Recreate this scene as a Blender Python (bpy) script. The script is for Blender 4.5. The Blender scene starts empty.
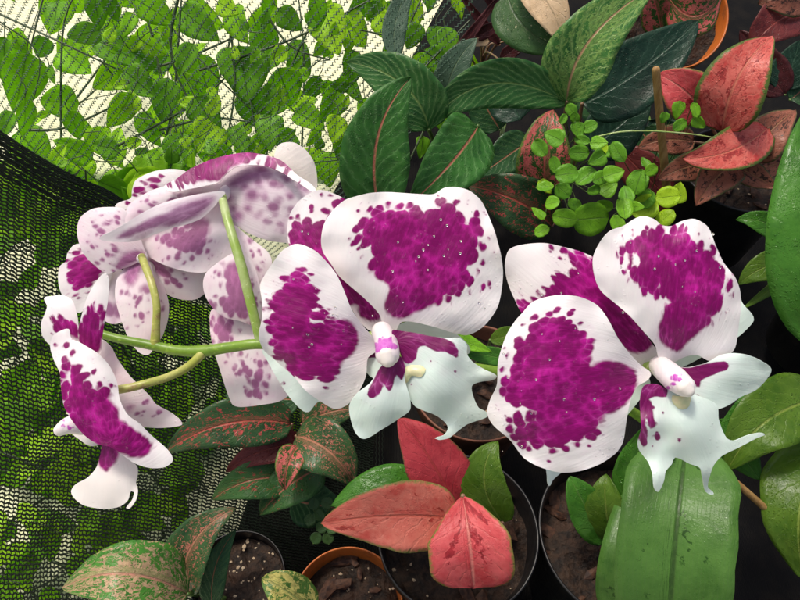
import bpy, bmesh, math, random
import numpy as np
from mathutils import Vector, noise
from mathutils.geometry import delaunay_2d_cdt

random.seed(7)
R = math.radians
scene = bpy.context.scene
COL = scene.collection

# ------------------------------------------------------------------ camera frame
F = 680.0
PITCH = R(55)
H = 0.80
CAM = Vector((0, 0, H))
FW = Vector((0, math.cos(PITCH), -math.sin(PITCH)))
UP = Vector((0, math.sin(PITCH), math.cos(PITCH)))
RT = Vector((1, 0, 0))

def ray(px, py):
    return FW + RT * ((px - 400) / F) - UP * ((py - 300) / F)

def P(px, py, d):
    return CAM + ray(px, py) * d

def ground(px, py, z=0.0):
    r = ray(px, py)
    return CAM + r * ((z - H) / r.z)

def unproj(p):
    v = p - CAM
    d = v.dot(FW)
    return 400 + F * v.dot(RT) / d, 300 - F * v.dot(UP) / d, d

cam = bpy.data.cameras.new("camera")
cam_o = bpy.data.objects.new("camera", cam)
COL.objects.link(cam_o)
cam_o.location = CAM
cam_o.rotation_euler = (math.pi / 2 - PITCH, 0, 0)
cam.sensor_width = 36
cam.lens = 36 * F / 800
cam.clip_start = 0.01
cam.clip_end = 200
scene.camera = cam_o

# ------------------------------------------------------------------ objects
def link(name, me, parent=None, mats=(), smooth=True):
    o = bpy.data.objects.new(name, me)
    COL.objects.link(o)
    for m in mats:
        me.materials.append(m)
    if smooth:
        me.polygons.foreach_set("use_smooth", [True] * len(me.polygons))
    if parent is not None:
        o.parent = parent
    return o

def empty(name, loc, label, cat, group=None):
    o = bpy.data.objects.new(name, None)
    COL.objects.link(o)
    o.location = loc
    o.empty_display_size = 0.02
    tag(o, label, cat, group)
    return o

def tag(o, label=None, cat=None, group=None, kind=None):
    if label: o["label"] = label
    if cat: o["category"] = cat
    if group: o["group"] = group
    if kind: o["kind"] = kind
    return o

def org(parent):
    o = Vector((0, 0, 0))
    while parent is not None:
        o = o + parent.location
        parent = parent.parent
    return o

# ------------------------------------------------------------------ node helpers
class NT:
    def __init__(self, name):
        self.m = bpy.data.materials.new(name)
        self.m.use_nodes = True
        self.t = self.m.node_tree
        self.t.nodes.clear()
        self.out = self.n("ShaderNodeOutputMaterial")
    def n(self, typ, **kw):
        nd = self.t.nodes.new(typ)
        for k, v in kw.items():
            setattr(nd, k, v)
        return nd
    def l(self, a, b):
        self.t.links.new(a, b)
    def val(self, sock, v):
        if hasattr(v, "is_linked") or isinstance(v, bpy.types.NodeSocket):
            self.l(v, sock)
        else:
            sock.default_value = v
    def math(self, op, a, b=0.0, c=None, clamp=False):
        nd = self.n("ShaderNodeMath", operation=op, use_clamp=clamp)
        self.val(nd.inputs[0], a)
        self.val(nd.inputs[1], b)
        if c is not None:
            self.val(nd.inputs[2], c)
        return nd.outputs[0]
    def ss(self, x, lo, hi, a=0.0, b=1.0):
        nd = self.n("ShaderNodeMapRange", interpolation_type="SMOOTHSTEP")
        self.val(nd.inputs[0], x)
        nd.inputs[1].default_value = lo; nd.inputs[2].default_value = hi
        nd.inputs[3].default_value = a; nd.inputs[4].default_value = b
        return nd.outputs[0]
    def mix(self, f, a, b, blend="MIX"):
        nd = self.n("ShaderNodeMix", data_type="RGBA", blend_type=blend)
        self.val(nd.inputs[0], f)
        for s, v in ((nd.inputs[6], a), (nd.inputs[7], b)):
            if isinstance(v, bpy.types.NodeSocket): self.l(v, s)
            else: s.default_value = (*v[:3], 1)
        return nd.outputs[2]
    def noise(self, vec, scale, detail=3, rough=0.55, dist=0.0):
        nd = self.n("ShaderNodeTexNoise")
        if vec is not None: self.l(vec, nd.inputs["Vector"])
        nd.inputs["Scale"].default_value = scale
        nd.inputs["Detail"].default_value = detail
        nd.inputs["Roughness"].default_value = rough
        nd.inputs["Distortion"].default_value = dist
        return nd.outputs[0]
    def vor(self, vec, scale, feature="F1", out="Distance", rnd=1.0, dim="3D"):
        nd = self.n("ShaderNodeTexVoronoi", feature=feature, voronoi_dimensions=dim)
        if vec is not None: self.l(vec, nd.inputs["Vector"])
        nd.inputs["Scale"].default_value = scale
        nd.inputs["Randomness"].default_value = rnd
        return nd.outputs[out]
    def vmul(self, vec, s):
        nd = self.n("ShaderNodeVectorMath", operation="MULTIPLY")
        self.l(vec, nd.inputs[0]); nd.inputs[1].default_value = s
        return nd.outputs[0]
    def vadd(self, a, b):
        nd = self.n("ShaderNodeVectorMath", operation="ADD")
        self.l(a, nd.inputs[0]); self.l(b, nd.inputs[1])
        return nd.outputs[0]
    def uv(self, name):
        return self.n("ShaderNodeUVMap", uv_map=name).outputs[0]
    def obj(self):
        return self.n("ShaderNodeTexCoord").outputs["Object"]
    def attr(self, name):
        return self.n("ShaderNodeAttribute", attribute_name=name).outputs["Fac"]
    def bump(self, h, strength, dist, prev=None):
        nd = self.n("ShaderNodeBump")
        nd.inputs["Strength"].default_value = strength
        nd.inputs["Distance"].default_value = dist
        self.l(h, nd.inputs["Height"])
        if prev is not None: self.l(prev, nd.inputs["Normal"])
        return nd.outputs[0]
    def bsdf(self, color, rough=0.5, spec=0.5, normal=None, sss=0.0, sss_r=(1, 1, 1), sss_s=0.001,
             coat=0.0, coat_r=0.1, transl=0.0, transl_col=None, cnormal=None):
        b = self.n("ShaderNodeBsdfPrincipled")
        s = b.inputs
        self.val(s["Base Color"], color if isinstance(color, bpy.types.NodeSocket) else (*color[:3], 1))
        self.val(s["Roughness"], rough)
        s["Specular IOR Level"].default_value = spec
        if normal is not None: self.l(normal, s["Normal"])
        s["Subsurface Weight"].default_value = sss
        s["Subsurface Radius"].default_value = sss_r
        s["Subsurface Scale"].default_value = sss_s
        self.val(s["Coat Weight"], coat)
        s["Coat Roughness"].default_value = coat_r
        if normal is not None: self.l(cnormal if cnormal is not None else normal, s["Coat Normal"])
        res = b.outputs[0]
        if transl > 0:
            t = self.n("ShaderNodeBsdfTranslucent")
            c = transl_col if transl_col is not None else color
            self.val(t.inputs[0], c if isinstance(c, bpy.types.NodeSocket) else (*c[:3], 1))
            mx = self.n("ShaderNodeMixShader")
            mx.inputs[0].default_value = transl
            self.l(res, mx.inputs[1]); self.l(t.outputs[0], mx.inputs[2])
            res = mx.outputs[0]
        self.l(res, self.out.inputs[0])
        return self.m

# ------------------------------------------------------------------ petal material
def petal_mat(name, white=(0.86, 0.82, 0.82), dark=(0.20, 0.0006, 0.105), light=(0.58, 0.012, 0.345),
              cell=9.0, stretch=1.0, amp=1.1, soft=0.22, weight=1.0, tint=(0.82, 0.62, 0.69), tint_amt=0.08,
              rough=0.34, wet=1.0, d2mix=0.12, jag=0.12, bias=.30):
    n = NT(name)
    n.m["bias"] = bias
    pol = n.uv("polar")
    flat = n.uv("flat")
    B = n.attr("blot")
    wob = n.n("ShaderNodeTexNoise"); n.l(flat, wob.inputs["Vector"])
    wob.inputs["Scale"].default_value = 9; wob.inputs["Detail"].default_value = 2
    wv = n.vmul(wob.outputs["Color"], (0.05, 0.05, 0.05))
    sp = n.vadd(n.vmul(pol, (1.0, 1.0 / stretch, 1.0)), wv)
    d1 = n.vor(sp, 100.0 / cell, dim="2D")
    d2 = n.vor(sp, 100.0 / (cell * 0.55), dim="2D")
    fine = n.noise(n.vmul(pol, (1, .35, 1)), 60, 3, 0.6)
    dd = n.math("ADD", n.math("MULTIPLY", d1, 1 - d2mix), n.math("MULTIPLY", d2, d2mix))
    along = n.attr("along")
    am = n.ss(along, .30, .52, .12, 1.0)
    v = n.math("ADD", n.math("ADD", B, bias), n.math("MULTIPLY", n.math("MULTIPLY", n.math("SUBTRACT", 0.36, dd), amp * 2.6), am))
    v = n.math("ADD", v, n.math("MULTIPLY", n.math("MULTIPLY", n.math("SUBTRACT", fine, 0.5), jag), am))
    mask = n.ss(v, -soft, soft)
    # colour inside the blotch
    big = n.noise(flat, 3.0, 3, 0.6)
    gran = n.noise(n.vmul(pol, (1, .6, 1)), 26, 4, .7)
    inner = n.ss(n.math("ADD", n.math("ADD", n.math("MULTIPLY", dd, 0.70), n.math("MULTIPLY", n.math("SUBTRACT", big, 0.5), 2.0)), n.math("MULTIPLY", n.math("SUBTRACT", gran, 0.5), 0.9)), 0.10, 0.92)
    streak = n.noise(n.vmul(pol, (1, .12, 1)), 45, 2, 0.6)
    inner = n.math("ADD", n.math("MULTIPLY", inner, 0.75), n.math("MULTIPLY", n.ss(streak, .45, .75), 0.18), clamp=True)
    pc = n.mix(inner, dark, light)
    # pale edges between cells deep inside
    edge = n.vor(sp, 100.0 / cell, feature="DISTANCE_TO_EDGE", dim="2D")
    pale = n.math("MULTIPLY", n.ss(edge, 0.0, 0.10, 1, 0), n.ss(big, .45, .7))
    pale = n.math("MULTIPLY", pale, n.ss(B, 0.0, 1.2, 0.45, 0.05))
    pc = n.mix(pale, pc, (0.66, 0.25, 0.56))
    # ground colour of the petal
    vein = n.noise(n.vmul(pol, (1, .06, 1)), 38, 2, 0.5)
    wc = n.mix(n.math("MULTIPLY", n.ss(big, .35, .75), tint_amt * 2), white, tint)
    wc = n.mix(n.math("MULTIPLY", n.ss(vein, .5, .8), 0.10), wc, (0.70, 0.66, 0.70))
    halo = n.math("MULTIPLY", n.ss(v, -1.1, 0.1), 0.10)
    wc = n.mix(halo, wc, (0.70, 0.28, 0.58))
    c = n.mix(n.math("MULTIPLY", mask, weight), wc, pc)
    # relief: fine veins, crinkles, drops
    crk = n.noise(n.vmul(pol, (1, .5, 1)), 9, 4, 0.6, 0.6)
    nb = n.bump(vein, 0.30, 0.0005)
    nb = n.bump(crk, 0.13, 0.0011, nb)
    cells = n.ss(n.math("MULTIPLY", d1, 1.0), 0.05, 0.6, 1, 0)
    nb = n.bump(n.math("MULTIPLY", cells, mask), 0.14, 0.0007, nb)
    dr = n.vor(flat, 16, dim="2D")
    drn = n.noise(flat, 4, 1)
    dm = n.math("MULTIPLY", n.ss(dr, 0.10, 0.20, 1, 0), n.ss(drn, .60, .64))
    nb = n.bump(dm, 0.25, 0.0008, nb)
    # wet film: narrow wandering creases that catch the light
    gl = n.noise(flat, 13, 2, 0.5, 1.6)
    ridge = n.ss(n.math("ABSOLUTE", n.math("SUBTRACT", gl, 0.5)), 0.0, 0.035, 1, 0)
    rm = n.math("MULTIPLY", ridge, n.ss(n.noise(flat, 5.5, 1), .52, .62))
    rm = n.math("MULTIPLY", rm, n.ss(B, -.6, .4, .10, 1))
    nc = n.bump(n.math("ADD", gl, n.math("MULTIPLY", rm, .5)), 1.0, 0.0040, nb)
    rg = n.math("ADD", rough, 0.06)
    return n.bsdf(c, rg, 0.24, nb, sss=0.22, sss_r=(1, .75, .85), sss_s=0.0016, coat=n.math("ADD", 0.04, n.math("MULTIPLY", n.math("MAXIMUM", rm, dm), 1.0 * wet)), coat_r=0.05, cnormal=nc)

MP_A = petal_mat("petal_spotted", cell=10.0, amp=.85)
MP_B = petal_mat("petal_streaked", stretch=1.8, cell=7.5, amp=.8, d2mix=.2, jag=.30)
MP_S = petal_mat("petal_fine_spots", stretch=2.2, cell=6.5, amp=.6, bias=.12, wet=.6, jag=.3)
MP_BACK = petal_mat("petal_reverse", white=(0.85, 0.76, 0.79), dark=(0.24, 0.008, 0.16), light=(0.48, 0.11, 0.36), cell=7, stretch=1.4,
                    amp=.75, bias=.10, soft=0.36, weight=0.82, tint=(0.80, 0.54, 0.66), tint_amt=0.30, wet=.5)
MP_GREY = petal_mat("petal_translucent_reverse", white=(0.80, 0.72, 0.76), dark=(0.20, 0.012, 0.15), light=(0.40, 0.13, 0.34), cell=10, stretch=1.2,
                    amp=.4, bias=.05, soft=0.5, weight=0.80, tint=(0.74, 0.54, 0.66), tint_amt=0.26, wet=.5)
MP_ARM = petal_mat("petal_folded_reverse", white=(0.84, 0.78, 0.81), dark=(0.20, 0.014, 0.15), light=(0.42, 0.20, 0.38), cell=8, stretch=4.0, amp=.4, bias=.05, soft=.45, weight=.85, wet=.4)
MP_LIP = petal_mat("lip_mint_shade", white=(0.70, 0.83, 0.765), dark=(0.16, 0.004, 0.085), light=(0.30, 0.02, 0.19), cell=9, stretch=2.0,
                   amp=0.15, bias=.05, soft=0.08, tint=(0.64, 0.80, 0.72), tint_amt=0.25, wet=.5)  # bluish green cast of the shade put into the base colour
MP_COL = petal_mat("column_white", white=(0.86, 0.80, 0.82), dark=(0.50, 0.08, 0.46), light=(0.62, 0.20, 0.60), cell=5, amp=.4, bias=.05, soft=.12, tint=(0.85, .72, .62), wet=.4)
MP_CREAM = petal_mat("petal_cream", white=(0.86, 0.80, 0.76), tint=(0.85, 0.74, 0.70), amp=0.3, wet=.3)

def callus_mat():
    n = NT("callus_yellow")
    f = n.noise(n.obj(), 300, 3)
    c = n.mix(n.ss(f, .4, .65), (0.78, 0.72, 0.44), (0.68, 0.70, 0.40))
    return n.bsdf(c, .35, .5, n.bump(f, .4, .001), sss=.3, sss_s=.001)
M_CALLUS = callus_mat()

def stem_mat(name, a, b, c3=None):
    n = NT(name)
    o = n.obj()
    f = n.noise(o, 60, 4, .6)
    g = n.noise(o, 420, 2)
    c = n.mix(n.ss(f, .35, .65), a, b)
    if c3: c = n.mix(n.ss(n.noise(o, 90, 4, .65), .56, .68), c, c3)
    c = n.mix(n.math("MULTIPLY", n.ss(g, .6, .72), .5), c, (min(1, b[0] * 1.8), min(1, b[1] * 1.6), min(1, b[2] * 2)))
    return n.bsdf(c, .38, .5, n.bump(g, .25, .0006), sss=.1, sss_s=.001)
M_STEM = stem_mat("flower_stem_green", (0.13, 0.25, 0.02), (0.20, 0.34, 0.035))
M_PED_Y = stem_mat("pedicel_yellow", (0.36, 0.40, 0.07), (0.48, 0.48, 0.15), (0.30, 0.19, 0.09))
M_PED_G = stem_mat("pedicel_pale_green", (0.26, 0.40, 0.06), (0.44, 0.54, 0.24))
M_PETIOLE = stem_mat("petiole_green", (0.08, 0.16, 0.03), (0.14, 0.22, 0.06))
M_PETIOLE_R = stem_mat("petiole_pink", (0.30, 0.12, 0.10), (0.24, 0.17, 0.08))
M_TWIG = stem_mat("vine_twig", (0.025, 0.05, 0.015), (0.05, 0.085, 0.025))

# ------------------------------------------------------------------ polygon maths
def catmull(pts, step=3.0, closed=True):
    pts = [np.array(p[:2], float) for p in pts]
    n = len(pts); out = []
    rng = range(n) if closed else range(n - 1)
    for i in rng:
        if closed:
            p0, p1, p2, p3 = pts[i - 1], pts[i], pts[(i + 1) % n], pts[(i + 2) % n]
        else:
            p0, p1, p2, p3 = pts[max(0, i - 1)], pts[i], pts[i + 1], pts[min(n - 1, i + 2)]
        k = max(1, int(np.linalg.norm(p2 - p1) / step))
        # centripetal-ish: limit tangents
        L = np.linalg.norm(p2 - p1) + 1e-9
        m1 = (p2 - p0) / (np.linalg.norm(p2 - p0) + 1e-9) * L * .85
        m2 = (p3 - p1) / (np.linalg.norm(p3 - p1) + 1e-9) * L * .85
        for j in range(k):
            t = j / k
            h = (2*t**3-3*t**2+1)*p1 + (t**3-2*t**2+t)*m1 + (-2*t**3+3*t**2)*p2 + (t**3-t**2)*m2
            out.append(h)
    if not closed: out.append(pts[-1])
    return np.array(out)

def edge_dist(pts, poly):
    a = poly; b = np.roll(poly, -1, axis=0)
    ab = b - a
    L = (ab ** 2).sum(1) + 1e-12
    best = np.full(len(pts), 1e9)
    for i in range(len(a)):
        ap = pts - a[i]
        t = np.clip((ap @ ab[i]) / L[i], 0, 1)
        d = np.linalg.norm(ap - t[:, None] * ab[i], axis=1)
        best = np.minimum(best, d)
    return best

def inside(pts, poly):
    x, y = pts[:, 0], pts[:, 1]
    c = np.zeros(len(pts), bool)
    j = len(poly) - 1
    for i in range(len(poly)):
        xi, yi = poly[i]; xj, yj = poly[j]
        cond = ((yi > y) != (yj > y)) & (x < (xj - xi) * (y - yi) / (yj - yi + 1e-12) + xi)
        c ^= cond
        j = i
    return c

def sdf(pts, polys, spots=(), bias=0.0):
    s = np.full(len(pts), -60.0)
    for p in polys:
        q = catmull(p, 4)
        d = edge_dist(pts, q)
        s = np.maximum(s, np.where(inside(pts, q), d, -d))
    for (x, y, r) in spots:
        s = np.maximum(s, r - bias * 10 - np.hypot(pts[:, 0] - x, pts[:, 1] - y))
    return s

SEED = [0]
SURF = {}
def petal(parent, name, outline, d, base, mat, blot=(), spots=(), grad=(0, 0), bulge=-0.006, ruffle=0.002,
          anchors=(), thick=0.00045, step=3.0, cup=0.0):
    """a petal: an outline in the flower's plane, domed, ruffled, given thickness"""
    SEED[0] += 1
    sd = SEED[0] * 3.7
    ol = catmull(outline, 2.4)
    x0, y0 = ol.min(0); x1, y1 = ol.max(0)
    g = []
    row = 0
    y = y0
    while y < y1:
        x = x0 + (row % 2) * step / 2
        while x < x1:
            g.append((x, y)); x += step
        y += step * .866; row += 1
    g = np.array(g) if g else np.zeros((0, 2))
    if len(g):
        g = g[inside(g, ol)]
        g = g[edge_dist(g, ol) > step * .55]
    pts = np.vstack([ol, g])
    nb = len(ol)
    vs, es, fs, *_ = delaunay_2d_cdt([Vector(p) for p in pts], [(i, (i + 1) % nb) for i in range(nb)], [], 1, 1e-4)
    V = np.array([(v.x, v.y) for v in vs])
    tri = np.array([f for f in fs if len(f) == 3])
    ed = np.array([e for e in es])
    de = edge_dist(V, ol)
    bnd = de < 0.05
    # smooth dome by a membrane solve
    q = np.zeros(len(V))
    deg = np.zeros(len(V)); np.add.at(deg, ed[:, 0], 1); np.add.at(deg, ed[:, 1], 1); deg = np.maximum(deg, 1)
    for _ in range(350):
        s = np.zeros(len(V))
        np.add.at(s, ed[:, 0], q[ed[:, 1]]); np.add.at(s, ed[:, 1], q[ed[:, 0]])
        q = s / deg + 0.01
        q[bnd] = 0
    q /= max(q.max(), 1e-9)
    ext = math.sqrt(len(V)) * step * .55
    q = .35 * q + .65 * (1 - np.minimum(1.6, ((V - V.mean(0)) ** 2).sum(1) / ext ** 2))
    bulge = bulge * .40
    c = V.mean(0)
    D = d + (grad[0] * (V[:, 0] - c[0]) + grad[1] * (V[:, 1] - c[1])) / 100.0 + bulge * q
    rr = np.hypot(V[:, 0] - base[0], V[:, 1] - base[1]); rr /= rr.max()
    D = D + cup * (1 - rr) ** 2
    for (ax, ay, ad, ar) in anchors:
        D = D + ad * np.exp(-((V[:, 0] - ax) ** 2 + (V[:, 1] - ay) ** 2) / (ar * ar))
    ruf = np.array([noise.noise(Vector((p[0] / 34, p[1] / 34, sd))) + .22 * noise.noise(Vector((p[0] / 15, p[1] / 15, sd + 5))) for p in V])
    qe = np.clip(de / 14.0, 0, 1)
    D = D + ruffle * 1.1 * ruf * (1 - qe) ** 1.5 * rr + ruffle * .45 * ruf
    o0 = org(parent)
    co = [P(V[i, 0], V[i, 1], D[i]) - o0 for i in range(len(V))]
    me = bpy.data.meshes.new(name)
    # image y runs down, so flip the winding to face the viewer
    a = V[tri[0][1]] - V[tri[0][0]]; b = V[tri[0][2]] - V[tri[0][0]]
    faces = []
    for t in tri:
        a = V[t[1]] - V[t[0]]; b = V[t[2]] - V[t[0]]
        faces.append(tuple(t) if a[0] * b[1] - a[1] * b[0] < 0 else (t[0], t[2], t[1]))
    me.from_pydata(co, [], faces)
    s = sdf(V, blot, spots, mat.get("bias", 0)) / 10.0 if (len(blot) or len(spots)) else np.full(len(V), -6.0)
    at = me.attributes.new("blot", "FLOAT", "POINT")
    at.data.foreach_set("value", s)
    at = me.attributes.new("along", "FLOAT", "POINT")
    at.data.foreach_set("value", rr)
    ang0 = math.atan2(c[1] - base[1], c[0] - base[0])
    dx, dy = V[:, 0] - base[0], V[:, 1] - base[1]
    th = np.arctan2(dy, dx) - ang0
    th = (th + np.pi) % (2 * np.pi) - np.pi
    rad = np.hypot(dx, dy)
    RM = max(30.0, rad.mean())
    uvp = np.stack([th * (.30 * RM + .70 * rad) / 100 + sd, rad / 100 + sd], 1)
    uvf = V / 100.0 + sd
    li = np.zeros(len(me.loops), int); me.loops.foreach_get("vertex_index", li)
    for nm, arr in (("flat", uvf), ("polar", uvp)):
        L = me.uv_layers.new(name=nm)
        L.data.foreach_set("uv", arr[li].ravel())
    o = link(name, me, parent, [mat])
    SURF[o.name] = (V, D)
    m = o.modifiers.new("thickness", "SOLIDIFY"); m.thickness = thick; m.offset = -1
    m.use_even_offset = False
    m = o.modifiers.new("crisp_rim", "EDGE_SPLIT"); m.split_angle = R(50)
    return o

def tube_mesh(name, pts, radii, segs=12, flat=1.0, cap=True, blot=None, cap_round=True):
    """smooth tube through world points with varying radius and rounded ends"""
    pts = [Vector(p) for p in pts]
    P3 = catmull3(pts, 5)
    n = len(P3)
    rad = np.interp(np.linspace(0, 1, n), np.linspace(0, 1, len(radii)), radii)
    if cap_round:
        k = 4
        t0 = (P3[0] - P3[1]).normalized(); t1 = (P3[-1] - P3[-2]).normalized()
        pre, prer, post, postr = [], [], [], []
        for i in range(k):
            a = math.pi / 2 * (1 - i / k) * .96
            pre.append(P3[0] + t0 * rad[0] * math.sin(a)); prer.append(rad[0] * math.cos(a))
            a2 = math.pi / 2 * ((i + 1) / k) * .96
            post.append(P3[-1] + t1 * rad[-1] * math.sin(a2)); postr.append(rad[-1] * math.cos(a2))
        P3 = pre + P3 + post
        rad = np.concatenate([prer, rad, postr])
        n = len(P3)
    up = Vector((0.3, 0.2, 1)).normalized()
    vs, fs = [], []
    for i in range(n):
        t = (P3[min(n - 1, i + 1)] - P3[max(0, i - 1)]).normalized()
        sx = t.cross(up)
        if sx.length < 1e-3: sx = t.cross(Vector((1, 0, 0)))
        sx.normalize(); sy = sx.cross(t).normalized()
        for j in range(segs):
            a = 2 * math.pi * j / segs
            vs.append(P3[i] + sx * math.cos(a) * rad[i] + sy * math.sin(a) * rad[i] * flat)
    for i in range(n - 1):
        for j in range(segs):
            k = (j + 1) % segs
            fs.append((i * segs + j, i * segs + k, (i + 1) * segs + k, (i + 1) * segs + j))
    if cap:
        fs.append(tuple(range(segs))[::-1]); fs.append(tuple((n - 1) * segs + j for j in range(segs)))
    return vs, fs

def catmull3(pts, sub):
    out = []
    n = len(pts)
    for i in range(n - 1):
        p0 = pts[max(0, i - 1)]; p1 = pts[i]; p2 = pts[i + 1]; p3 = pts[min(n - 1, i + 2)]
        for j in range(sub):
            t = j / sub
            out.append(((2 * p1) + (p2 - p0) * t + (2 * p0 - 5 * p1 + 4 * p2 - p3) * t * t + (3 * p1 - p0 - 3 * p2 + p3) * t ** 3) * .5)
    out.append(pts[-1].copy())
    return out

def tube(parent, name, pts, radii, mat, segs=12, blot=None, spots=(), flat=1.0, base=None):
    o0 = org(parent)
    vs, fs = tube_mesh(name, pts, radii, segs, flat)
    me = bpy.data.meshes.new(name)
    me.from_pydata([v - o0 for v in vs], [], fs)
    if blot is not None:
        V = np.array([unproj(v)[:2] for v in vs])
        s = sdf(V, blot, spots, mat.get("bias", 0)) / 10.0 if (len(blot) or len(spots)) else np.full(len(V), -6.0)
        at = me.attributes.new("blot", "FLOAT", "POINT"); at.data.foreach_set("value", s)
        at = me.attributes.new("along", "FLOAT", "POINT"); at.data.foreach_set("value", np.full(len(V), .42))
        li = np.zeros(len(me.loops), int); me.loops.foreach_get("vertex_index", li)
        for nm in ("flat", "polar"):
            L = me.uv_layers.new(name=nm); L.data.foreach_set("uv", (V / 100)[li].ravel())
    me.validate()
    bm = bmesh.new(); bm.from_mesh(me); bmesh.ops.recalc_face_normals(bm, faces=bm.faces[:]); bm.to_mesh(me); bm.free()
    return link(name, me, parent, [mat])

def px_tube(parent, name, pix, radpx, mat, **kw):
    pts = [P(x, y, d) for (x, y, d) in pix]
    dm = sum(p[2] for p in pix) / len(pix)
    return tube(parent, name, pts, [r * dm / F for r in radpx], mat, **kw)

# ================================================================== THE ORCHID
orchid_base = ground(640, 520, 0.15)
orchid = empty("orchid_plant", orchid_base,
               "spray of white orchid flowers blotched with magenta on an arching green stem above the pots", "orchid")

# flower stem (runs on behind the front flowers and down to the pot)
px_tube(orchid, "flower_stem",
        [(101, 334, .372), (120, 339, .372), (150, 345, .372), (178, 350.5, .370), (203, 351, .368), (232, 347, .366), (264, 344, .364),
         (330, 350, .375), (430, 362, .39), (540, 380, .41), (630, 410, .46), (668, 450, .53), (672, 485, .60)],
        [3.8, 4.0, 4.4, 4.7, 5.3, 4.7, 4.6, 4.6, 5, 5.2, 5.6, 6, 6], M_STEM, segs=14)
px_tube(orchid, "pedicel", [(155, 345, .372), (156, 325, .371), (156.5, 305, .371), (152, 284, .374), (146, 268, .380), (142, 257, .386)], [5.2, 3.9, 3.8, 3.8, 4.0, 4.0], M_PED_Y)
px_tube(orchid, "pedicel", [(260, 341, .364), (255, 320, .362), (249, 296, .361), (242, 268, .361), (234, 241, .364), (226, 214, .371), (222, 196, .380)], [4.6, 4.8, 5.0, 5.0, 4.8, 4.6, 4.4], M_PED_G)
px_tube(orchid, "pedicel", [(206, 349, .369), (198, 358, .365), (186, 368, .357), (168, 377, .349), (148, 383, .343), (128, 388, .341), (108, 391, .341)], [5.0, 4.6, 4.2, 4.0, 4.0, 4.2, 4.4], M_PED_Y)
px_tube(orchid, "pedicel", [(300, 347, .367), (340, 342, .345), (372, 336, .322)], [4.6, 4.6, 4.6], M_PED_G)
px_tube(orchid, "pedicel", [(560, 384, .415), (610, 376, .37), (652, 366, .315)], [4.6, 4.6, 4.6], M_PED_G)

# ---------------- flower A (centre)
A = px_tube(orchid, "flower", [(382, 332, .311), (385, 339, .302), (387, 347, .295), (387.5, 354, .290)], [11, 11.2, 11.8, 12.0], MP_COL, segs=24,
            blot=[[(373, 343), (380, 339), (390, 338), (397, 343), (396, 350), (386, 349), (378, 353), (373, 350)]])
px_tube(A, "anther_cap", [(387, 354, .2885), (388, 359, .2880)], [9.6, 8.4], MP_CREAM, segs=20, blot=[])
tag(A, "front centre orchid flower with two big magenta blotched petals and shade-tinted mint lip")
petal(A, "sepal", [(300, 200), (318, 190), (335, 194), (347, 202), (352, 230), (362, 270), (380, 308), (383, 325), (374, 332), (362, 324), (348, 303), (335, 282), (310, 264), (292, 252), (287, 232), (290, 214)],
      .322, (378, 330), MP_A, blot=[[(349, 198), (337, 201), (328, 209), (320, 221), (297, 222), (291, 235), (288, 250), (318, 275), (338, 300), (350, 303), (359, 302), (363, 315), (375, 318), (381, 312), (366, 275), (353, 235)]],
      spots=[(310, 208, 1.5), (305, 218, 1.4), (325, 199, 3), (296, 219, 2)], grad=(.004, -.004), bulge=-.004)
petal(A, "petal", [(345, 200), (333, 210), (324, 224), (321, 240), (323, 252), (331, 264), (339, 276), (350, 286), (364, 298), (379, 314), (384, 328), (392, 336),
                   (402, 322), (427, 325), (454, 333), (468, 335), (484, 326), (498, 306), (503, 276), (501, 257), (494, 230), (482, 202), (470, 191), (456, 187), (444, 188), (434, 194), (420, 194), (404, 193), (386, 192), (370, 193), (357, 196)],
      .302, (384, 334), MP_A, blot=[[(362, 218), (380, 209), (410, 208), (428, 207), (440, 203), (457, 207), (461, 217), (476, 216), (481, 228), (481, 242), (477, 258), (471, 270), (476, 280), (466, 286), (447, 298), (424, 306), (401, 316), (387, 308), (391, 286), (373, 272), (367, 251), (357, 236)]],
      spots=[(486, 247, 3.6), (485, 258, 4), (484, 284, 3.4), (356, 243, 3.6), (363, 212, 2.2), (461, 201, 1.6)], grad=(-.008, .006), bulge=-.014, ruffle=.004, anchors=[(384, 330, .006, 30)])
petal(A, "petal", [(260, 285), (266, 273), (274, 261), (283, 250), (295, 244), (306, 246), (318, 253), (335, 272), (343, 288), (352, 310), (365, 328), (375, 340), (377, 350), (368, 358), (366, 376), (358, 393), (347, 405), (335, 409), (320, 401), (306, 391), (294, 377), (276, 361), (263, 349), (259, 335), (262, 318), (262, 300)],
      .300, (378, 342), MP_B, blot=[[(282, 284), (293, 270), (301, 270), (309, 279), (315, 292), (318, 300), (316, 309), (327, 314), (326, 320), (316, 321), (338, 322), (350, 324), (356, 336), (352, 350), (341, 360), (337, 367), (336, 378), (326, 383), (312, 378), (300, 378), (285, 366), (277, 354), (271, 338), (269, 318), (273, 296)]],
      spots=[(282, 278, 2), (302, 271, 2.2), (307, 279, 2.0)], grad=(.004, .004), bulge=-.012, ruffle=.0035, anchors=[(376, 342, .008, 30)])
petal(A, "sepal", [(372, 345), (350, 362), (330, 372), (300, 362), (276, 354), (263, 349), (268, 362), (278, 380), (290, 398), (303, 411), (309, 412), (318, 402), (335, 400), (355, 385), (374, 360)],
      .326, (374, 350), MP_LIP, spots=[(283, 384, 2.2)], grad=(.0, .002), bulge=-.004)
petal(A, "sepal", [(384, 332), (400, 324), (420, 318), (440, 325), (462, 338), (470, 352), (455, 356), (430, 350), (400, 345)], .333, (384, 335), MP_LIP, bulge=-.003)
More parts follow.
